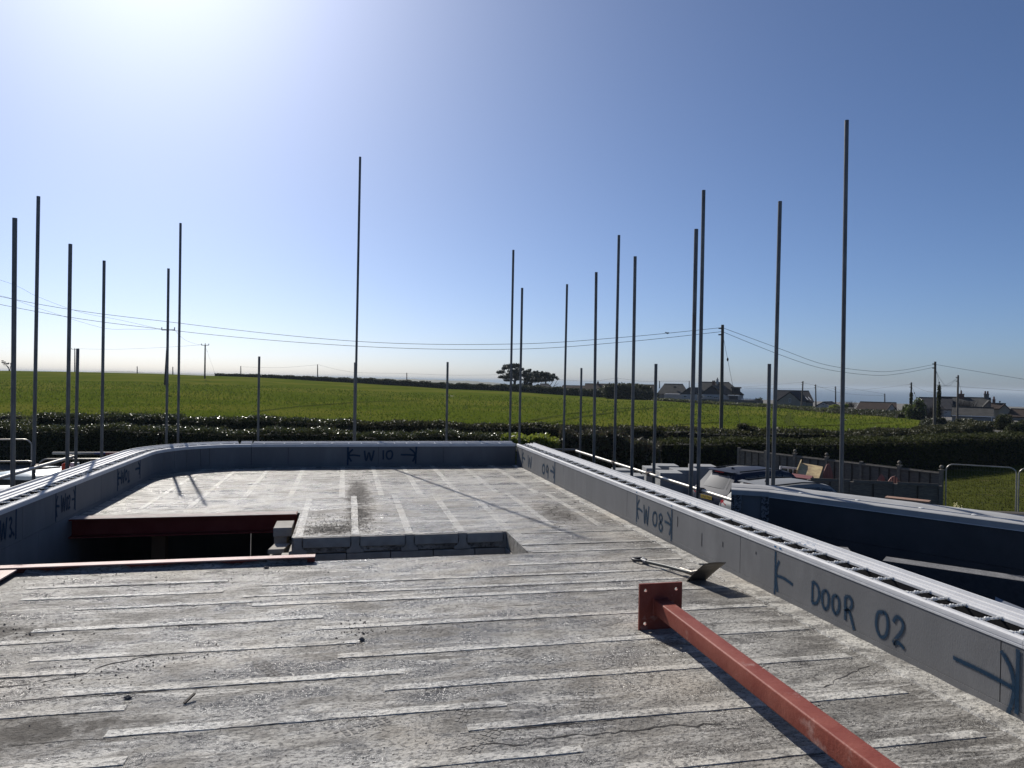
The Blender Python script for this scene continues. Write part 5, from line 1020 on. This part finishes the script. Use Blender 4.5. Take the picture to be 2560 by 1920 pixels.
    g = [[((-1.72 + .27 * 0) + x_, u * .6 * s, 1.66 * kz + z_) for u in np.linspace(-1, 1, 5)] for x_, z_ in ((-.10, .0), (-.13, .02), (0.05, .055), (.1, .03))]; MB().rings(g, close=False).obj('spoiler', paint, c, smooth=50)
    MB().box((-1.86, -.2, 1.635 * kz), (-1.83, .2, 1.655 * kz)).obj('brake_light', lamp_red, c)
    ws = [[(1.13 - t * .62 + (.0), u * (.70 * (1 - t) + .62 * t) * s, (1.13 + t * .51) * kz + .012) for u in np.linspace(-.93, .93, 7)] for t in np.linspace(.03, .95, 5)]; MB().rings(ws, close=False).obj('windscreen', glass_dark, c, smooth=60)
    MB().rings([[(-1.35 + a, b_, 1.70 * kz + z_) for a, b_, z_ in ((0, -.03, 0), (.16, -.012, 0), (.16, .012, 0), (0, .03, 0))], [(-1.33 + a, b_, 1.70 * kz + z_) for a, b_, z_ in ((-.02, -.004, .075), (.0, -.004, .07), (.0, .004, .07), (-.02, .004, .075))]]).obj('aerial_fin', paint_dark, c)
    MB().box((-2.36, -.80 * s, .34), (-2.24, .80 * s, .50 * kz)).obj('rear_bumper', paint_silver if lower else black_m, c)
    pz = .74 * kz if badge else .88 * kz
    pl = MB().box((-2.352, -.26, pz - .055), (-2.338, .26, pz + .055)).obj('number_plate', plate_y, c)
    tx = bpy.data.curves.new('plate_text', 'FONT'); tx.body = plate; tx.size = .105; tx.align_x = 'CENTER'; tx.align_y = 'CENTER'; to = bpy.data.objects.new('tmp', tx); COL.objects.link(to); bpy.context.view_layer.update()
    tme = bpy.data.meshes.new_from_object(to); bpy.data.objects.remove(to); tme.transform(Matrix(((0, 0, -1, -2.354), (-1, 0, 0, 0), (0, 1, 0, pz), (0, 0, 0, 1)))); tme.materials.clear(); tme.materials.append(black_m); link('plate_lettering', tme, pl)
    if badge:
        bz = .93 * kz; bb_ = MB(); bb_.tube([(-2.335, .075 * math.cos(t), bz + .075 * math.sin(t)) for t in np.linspace(0, 2 * math.pi, 19)], .007, 5)
        for p in (((-.035, .06), (0, .012)), ((0, .012), (.035, .06)), ((-.06, .03), (-.03, -.06)), ((-.03, -.06), (0, -.002)), ((0, -.002), (.03, -.06)), ((.03, -.06), (.06, .03))): bb_.tube([(-2.335, -p[0][0], bz + p[0][1]), (-2.335, -p[1][0], bz + p[1][1])], .006, 5)
        bb_.obj('badge', mat('chrome', (.6, .6, .6), rough=.15, metal=1), c)
    return c
def car_at(px_rear, d, ang): p = d * FH + R0 * (px_rear - 1280) / FPX * d; return (p[0], p[1], GND)
HEAD = -YAW + R(24)
def place_car(px_rear, d, head):   # rear centre at that pixel column and distance
    p = np.array(car_at(px_rear, d, 0)); f = np.array([math.cos(head), math.sin(head), 0]); q = p + f * 2.33; return (q[0], q[1], GND)
car('dark blue estate car with silver tailgate parked by the block stacks', place_car(1772, 22.2, HEAD), HEAD, paint_dark, H=1.74)
car('silver car nearest the wing wall, mostly hidden behind its end', place_car(1852, 20.2, HEAD), HEAD, paint_silver, H=1.62, plate='EX65 YFJ', badge=True)
# excavator cab beyond the left wall
exx = far(100, 1180, 14.4); ev = thing('mini_excavator', 'mini excavator with pale cab roof and orange beacon beyond the left parapet', 'excavator', (exx[0], exx[1], GND), R(70)); ZR = 1.6 - (1175 - 931) / FPX * 14.4 - GND
roofm = mat('pale cab roof', (.58, .64, .63), rough=.3)
MB().rings([[(x * k_, y * k_, z) for x, y in ((-.62, -.5), (.55, -.5), (.66, -.3), (.66, .3), (.55, .5), (-.62, .5), (-.7, .3), (-.7, -.3))] for z, k_ in ((ZR - .10, 1.0), (ZR - .03, 1.0), (ZR, .92), (ZR + .02, .7))]).obj('cab_roof', roofm, ev, smooth=45)
for x, y in ((-.58, -.45), (.55, -.45), (-.58, .45), (.55, .45)): MB().box((x - .04, y - .04, .9), (x + .04, y + .04, ZR - .1)).obj('cab_post', black_m, ev)
MB().box((-.62, -.48, ZR - .20), (.6, .48, ZR - .101)).obj('cab_frame', black_m, ev); MB().box((-.56, -.43, 1.0), (.53, .43, ZR - .21)).obj('cab_glass', mat('tinted cab glass', (.03, .05, .045), rough=.08), ev)
MB().rings([[(x, y, z) for x, y in ((-1.2, -.75), (.9, -.75), (.9, .75), (-1.2, .75))] for z in (.55, 1.0)]).obj('house', mat('excavator orange', (.45, .16, .03), rough=.4), ev)
for sd in (-1, 1): MB().rings([[(x, sd * .62 + y, z) for x, z in ((-1.1, .0), (1.1, .0), (1.3, .22), (1.1, .45), (-1.1, .45), (-1.3, .22))] for y in (-.18, .18)]).obj('track', black_m, ev)
MB().tube([(.9, .25, .9), (1.6, .25, 1.55), (2.2, .25, 1.45)], [.14, .13, .1], 6).obj('boom', MATS['excavator orange'], ev); MB().tube([(2.2, .25, 1.5), (2.5, .25, .6)], [.1, .07], 6).obj('dipper', MATS['excavator orange'], ev); MB().rings([[(2.45 + x, y, z) for x, z in ((0, .6), (.3, .5), (.35, .1), (0, .05))] for y in (0, .5)]).obj('bucket', black_m, ev)
MB().tube([(.3, -.2, ZR + .03), (-.15, .1, ZR + .035)], .018, 6).obj('grab_bar', black_m, ev); MB().box((.05, -.1, ZR + .0), (.17, .06, ZR + .05)).obj('bracket', black_m, ev)
bq = far(164, 1166, 14.0); bl = np.array([bq[0] - exx[0], bq[1] - exx[1]]); ca, sa = math.cos(-R(70)), math.sin(-R(70)); lx, ly = bl[0] * ca - bl[1] * sa, bl[0] * sa + bl[1] * ca; lz = bq[2] - GND
MB().tube([(lx, ly, lz - .14), (lx, ly, lz - .06)], .075, 12).obj('beacon_base', black_m, ev); MB().tube([(lx, ly, lz - .06), (lx, ly, lz + .03), (lx, ly, lz + .06), (lx, ly, lz + .072)], [.07, .068, .05, .015], 14).obj('beacon', mat('orange beacon lens', (.55, .09, .015), rough=.2, transl=.4), ev, smooth=60)
MB().box((lx - .25, ly - .3, ZR - .1), (lx + .05, ly - .02, ZR + .0)).obj('cowl', roofm, ev); MB().box((lx + .2, ly - .06, lz - .12), (lx + .3, ly + .06, lz + .05)).obj('work_lamp', frame_w, ev)
# white van edge further left
vq = far(15, 1195, 12.5); vn = thing('site_mixer', 'white machine cowl with dark hoses at the left picture edge', 'machine', (vq[0], vq[1], GND)); MB().rings([[(x * k_, y * k_, z) for x, y in ((-.45, -.25), (.12, -.25), (.16, 0), (.12, .25), (-.45, .25))] for z, k_ in ((.4, 1), (2.2, 1), (2.34, .9), (2.38, .6))]).obj('cowl', mat('white cowl', (.62, .6, .58), rough=.4), vn, smooth=40); MB().box((-.55, -.45, 0), (.35, .45, .41)).obj('chassis', black_m, vn); MB().tube([(.1, -.1, 2.3), (.3, -.35, 2.15), (.3, -.6, 1.7), (.25, -.7, 1.2)], .05, 8).obj('hose', black_m, vn, smooth=60)

# mesh site fencing -------------------------------------------------------
def heras(a, b, label, h=2.0, rads=.2):
    a = np.array(a[:2]); b = np.array(b[:2]); L = np.linalg.norm(b - a); t = thing('mesh_fence_panel', label, 'fence panel', (a[0], a[1], GND), math.atan2(b[1] - a[1], b[0] - a[0]), 'mesh site fence panels')
    pts = [(0, 0, .05), (0, 0, h - rads)] + [(rads - rads * math.cos(q), 0, h - rads + rads * math.sin(q)) for q in np.linspace(.3, 1.57, 5)] + [(L - rads + rads * math.sin(q), 0, h - rads + rads * math.cos(q)) for q in np.linspace(0, 1.3, 5)] + [(L, 0, h - rads), (L, 0, .05)]
    MB().tube(pts, .021, 8).obj('frame_tube', galv_light, t, smooth=60); MB().tube([(0, 0, .15), (L, 0, .15)], .016, 6).obj('bottom_rail', galv_light, t)
    mw = MB()
    for x in np.arange(.08, L - .05, .076):
        mw.add([(x - .0016, 0, .15), (x + .0016, 0, .15), (x + .0016, 0, h - .03), (x - .0016, 0, h - .03)], [(0, 1, 2, 3)]); mw.add([(x, -.0016, .15), (x, .0016, .15), (x, .0016, h - .03), (x, -.0016, h - .03)], [(0, 1, 2, 3)])
    for z in np.arange(.35, h, .25): mw.tube([(0, 0, z), (L, 0, z)], .0022, 4)
    tag(mw.obj('wire_mesh', galv, t), kind='stuff')
    for x in (0, L): MB().bbox((x - .12, -.3, 0), (x + .12, .3, .09), .02).obj('foot', black_m, t)
heras(far(2365, 1200, 22.8), far(2541, 1200, 22.0), 'mesh fence panel on the lawn beside the timber fence')
heras(far(2547, 1200, 22.0), far(2800, 1200, 21.0), 'mesh fence panel cut off by the right picture edge')
heras(far(-110, 1200, 19.0), far(78, 1200, 19.6), 'mesh fence panel at the far left in front of the hedge', 2.55)
heras(far(-90, 1200, 17.2), far(92, 1200, 17.6), 'nearer mesh fence panel at the left edge', 2.2)
heras(far(96, 1200, 17.6), far(330, 1200, 18.0), 'mesh fence panel behind the orange beacon', 2.25)

# timber fences ------------------------------------------------------------
board_me = {}
def lap_fence(a, b, h, label, npan, cap=True, finials=(), post_h=.12, battens=3, posts_on=True):
    a = np.array(a[:2]); b = np.array(b[:2]); L = np.linalg.norm(b - a); t = thing('timber_fence', label, 'fence', (a[0], a[1], GND), math.atan2(b[1] - a[1], b[0] - a[0])); W = L / npan
    nb = int(h / .13)
    me = MB().box((.05, -.012, 0), (W - .05, .006, .145)).xf(lambda p: (p[0], p[1] + (p[2] / .145) * .014, p[2])).mesh('board', timber); bat = MB().box((-.018, -.035, .02), (.018, -.014, h - .02)).mesh('batten', mat('dark batten', (.05, .045, .038), rough=.9, spec=.1))
    for i in range(npan):
        for j in range(nb): link('board', me, t, (i * W, random.uniform(-.002, .002), .04 + j * (h - .12) / (nb - 1) - .0))
        for q in range(battens): link('batten', bat, t, (i * W + W * (q + 1) / (battens + 1), 0, 0))
        if cap: MB().box((i * W + .05, -.06, h - .01), ((i + 1) * W - .05, .05, h + .03)).obj('capping', timber_top, t)
        else: MB().box((i * W + .05, -.035, h - .03), ((i + 1) * W - .05, .03, h + .01)).obj('top_rail', timber, t)
    for i in range(npan + 1):
        ph = h + post_h; MB().box((i * W - .05, -.05, -.2), (i * W + .05, .05, ph)).obj('post', timber_top if cap else timber, t)
        if i in finials:
            MB().box((i * W - .075, -.075, ph), (i * W + .075, .075, ph + .025)).obj('post_cap', timber_top, t); MB().tube([(i * W, 0, ph + .025), (i * W, 0, ph + .05)], .03, 8).ball((i * W, 0, ph + .11), .062, 10, 7).obj('finial', timber_top, t, smooth=60)
lap_fence(far(1846, 1200, 30), far(2353, 1200, 22.9), 1.66, 'long weathered panel fence with ball topped posts below the hedge', 6, True, (2, 3, 5, 6), .12)
lap_fence(far(2022, 1200, 23.2), far(2351, 1200, 22.3), 1.36, 'low dark panel fence with vertical battens facing the camera', 3, False, (), .0, 1)
# garden salvage behind the low fence
def quadslab(nm, label, cat, px4, d4, th, m_, split=0):
    P = [Vector(tuple(far(x, y, d))) for (x, y), d in zip(px4, d4)]; n = (P[1] - P[0]).cross(P[3] - P[0]).normalized() * th; t = thing(nm, label, cat)
    if split:
        for i in range(split):
            a, b = (i + .03) / split, (i + .97) / split; q = [P[0].lerp(P[1], a), P[0].lerp(P[1], b), P[3].lerp(P[2], b), P[3].lerp(P[2], a)]; MB().hexa([*q, *[v + n for v in q]]).obj('board', m_, t)
    else: MB().hexa([*P, *[v + n for v in P]]).obj('board', m_, t)
    return t, P, n
Q6 = lambda a, b: (1830 + a / 4.022, 1080 + b / 4.022)
t, P, n_ = quadslab('plywood_panel', 'sunlit stained plywood lid leaning by the low fence', 'board', [Q6(700, 310), Q6(915, 347), Q6(868, 484), Q6(655, 418)], [25.6, 25.2, 24.2, 24.6], .05, ply_m)
e0, e1 = P[0], P[3]; MB().hexa([e0, e1, e1 + (P[3] - P[2]) * .05, e0 + (P[0] - P[1]) * .05, e0 - n_ * 2.5, e1 - n_ * 2.5, e1 + (P[3] - P[2]) * .05 - n_ * 2.5, e0 + (P[0] - P[1]) * .05 - n_ * 2.5]).obj('side_rail', ply_m, t)
wf = thing('window_frame', 'old white window frame lying by the plywood lid', 'window frame')
for q in ([(480, 340), (670, 360), (668, 378), (484, 362)], [(474, 402), (655, 420), (655, 432), (470, 414)], [(480, 340), (497, 342), (490, 408), (472, 404)], [(560, 368), (566, 368), (560, 408), (554, 408)], [(610, 374), (615, 374), (610, 414), (605, 414)]):
    Pq = [Vector(tuple(far(*Q6(*p), 25.9))) for p in q]; nn = Vector(tuple(-FH * .05)); MB().hexa([*Pq, *[v + nn for v in Pq]]).obj('bar', frame_w, wf)
Pq = [Vector(tuple(far(*Q6(*p), 25.92))) for p in ((490, 360), (662, 376), (655, 422), (482, 404))]; MB().hexa([*Pq, *[v + Vector(tuple(FH * .01)) for v in Pq]]).obj('pane', pane_m, wf)
tr_ = thing('ridge_capping', 'dull red ridge shaped board laid on a block stack', 'board'); a0, a1 = [Vector(tuple(far(*Q6(*p), 24.0))) for p in ((568, 410), (812, 442))]; b0, b1 = [Vector(tuple(far(*Q6(*p), 23.6))) for p in ((546, 442), (790, 474))]; c0, c1 = [Vector(tuple(far(*Q6(*p), 24.4))) for p in ((592, 440), (835, 474))]; redm = mat('dull red metal', (.24, .085, .07), (.28, .11, .09), scale=5, rough=.55); dz_ = Vector((0, 0, -.015))
MB().hexa([a0, a1, b1, b0, a0 + dz_, a1 + dz_, b1 + dz_, b0 + dz_]).obj('near_face', redm, tr_); MB().hexa([a0, a1, c1, c0, a0 + dz_, a1 + dz_, c1 + dz_, c0 + dz_]).obj('far_face', redm, tr_)
def arch(nm, label, px, d, w, h, nb, zb=GND, rot=0.0, tilt=0.0):
    o = np.array([*gp(px, d), zb]); t = thing(nm, label, 'garden furniture', tuple(o), -YAW + rot)
    for i in range(nb):
        x0, x1 = -w / 2 + w * i / nb + .006, -w / 2 + w * (i + 1) / nb - .006; hz = lambda x: h * math.sqrt(max(.05, 1 - (x / (w / 2)) ** 2 * .8)); MB().hexa([(x0, 0, 0), (x1, 0, 0), (x1, .03, 0), (x0, .03, 0), (x0, tilt, hz(x0)), (x1, tilt, hz(x1)), (x1, .03 + tilt, hz(x1)), (x0, .03 + tilt, hz(x0))]).obj('slat', redwood, t)
    MB().box((-w / 2, -.04, h * .35), (w / 2, -.002, h * .35 + .07)).obj('rail', redwood, t)
arch('garden_chair', 'red stained rounded chair back behind the plywood lid', 2075, 24.9, .7, 1.72, 5, rot=.5)
arch('garden_chair', 'red stained slatted chair back tilted toward the sun', 2205, 23.6, .42, 1.52, 4, rot=-.6, tilt=.3)
arch('garden_chair', 'low red arched bench back inside the fence corner', 2240, 23.4, .72, 1.50, 8)
bn = thing('garden_ornament', 'small pale stone ornament on a ledge before the red arch', 'ornament', (*gp(2243, 23.6), GND + 1.32)); MB().tube([(0, 0, 0), (0, 0, .05), (0, 0, .09), (0, 0, .15), (0, 0, .19)], [.05, .03, .045, .035, .01], 8).obj('figure', stone_m, bn, smooth=50); MB().box((-.2, -.06, -.06), (.1, .06, -.001)).obj('ledge', stone_m, bn); MB().box((-.04, -.04, -1.3), (.04, .04, -.061)).obj('leg', timber, bn)
bx = far(2215, 1243, 19.5); crt = thing('brick_pier', 'reddish brown timber box top beyond the wing wall', 'box', (bx[0], bx[1], GND), -YAW - R(38)); zt = bx[2] - GND
MB().box((0, 0, 0), (1.0, .28, zt - .05)).obj('side', mat('brown board', (.17, .095, .06), (.12, .07, .05), scale=5, rough=.8), crt); MB().box((-.03, -.03, zt - .05), (1.03, .14, zt)).obj('plank', mat('pale brown board', (.26, .15, .10), rough=.75), crt); MB().box((-.03, .15, zt - .05), (1.03, .31, zt)).obj('plank', MATS['pale brown board'], crt)
cp = far(2076, 1236, 15.5); cu = thing('plastic_tub', 'small clear plastic tub rim just above the wing wall cap', 'tub', (cp[0], cp[1], GND)); MB().tube([(0, 0, 0), (0, 0, cp[2] - GND + .03)], [.10, .11], 14, caps=False).obj('side', mat('cloudy plastic', (.30, .31, .32), rough=.3, transl=.5), cu, smooth=60); MB().tube([(.11 * math.cos(t), .11 * math.sin(t), cp[2] - GND + .03) for t in np.linspace(0, 6.283, 17)], .008, 5).obj('rim', frame_w, cu)
# dark lattice ramp at the right edge
la = far(2395, 1279, 12.5); lb_ = far(2640, 1290, 11.0); lt = thing('lattice_ramp', 'black steel lattice ramp at the right edge beyond the wing wall', 'ramp', (0, 0, 0)); la, lb_ = Vector(tuple(la)), Vector(tuple(lb_)); dn = Vector((0, 0, -.55))
MB().tube([la, lb_], .04, 8).tube([la + dn, lb_ + dn], .04, 8).obj('chord', pole_dark, lt)
for i in range(14):
    a = la.lerp(lb_, i / 14); b = la.lerp(lb_, (i + 1) / 14) + dn; MB().tube([a, b], .012, 6).obj('brace', galv, lt)
for p in (la, lb_): MB().tube([p, Vector((p.x, p.y, GND))], .04, 8).obj('leg', pole_dark, lt)
pb = MB().hexa([la + Vector((0, .05, -.02)), lb_ + Vector((0, .05, -.02)), lb_ + Vector((0, .05, -.54)), la + Vector((0, .05, -.54)), la + Vector((0, .07, -.02)), lb_ + Vector((0, .07, -.02)), lb_ + Vector((0, .07, -.54)), la + Vector((0, .07, -.54))]).obj('backing_sheet', black_m, lt)

# ================================================================ haze
hz = MB().box((-46000, -46000, -43), (46000, 46000, 22)).obj('haze'); tag(hz, 'pale sea haze filling the air', 'haze', kind='stuff')
hm = bpy.data.materials.new('haze'); hm.use_nodes = True; nn = hm.node_tree.nodes; nn.remove(nn['Principled BSDF']); pvol = nn.new('ShaderNodeVolumePrincipled'); pvol.inputs['Density'].default_value = .00015; pvol.inputs['Color'].default_value = (.66, .76, .84, 1); pvol.inputs['Anisotropy'].default_value = .0
hm.node_tree.links.new(pvol.outputs[0], nn['Material Output'].inputs['Volume']); hz.data.materials.append(hm)
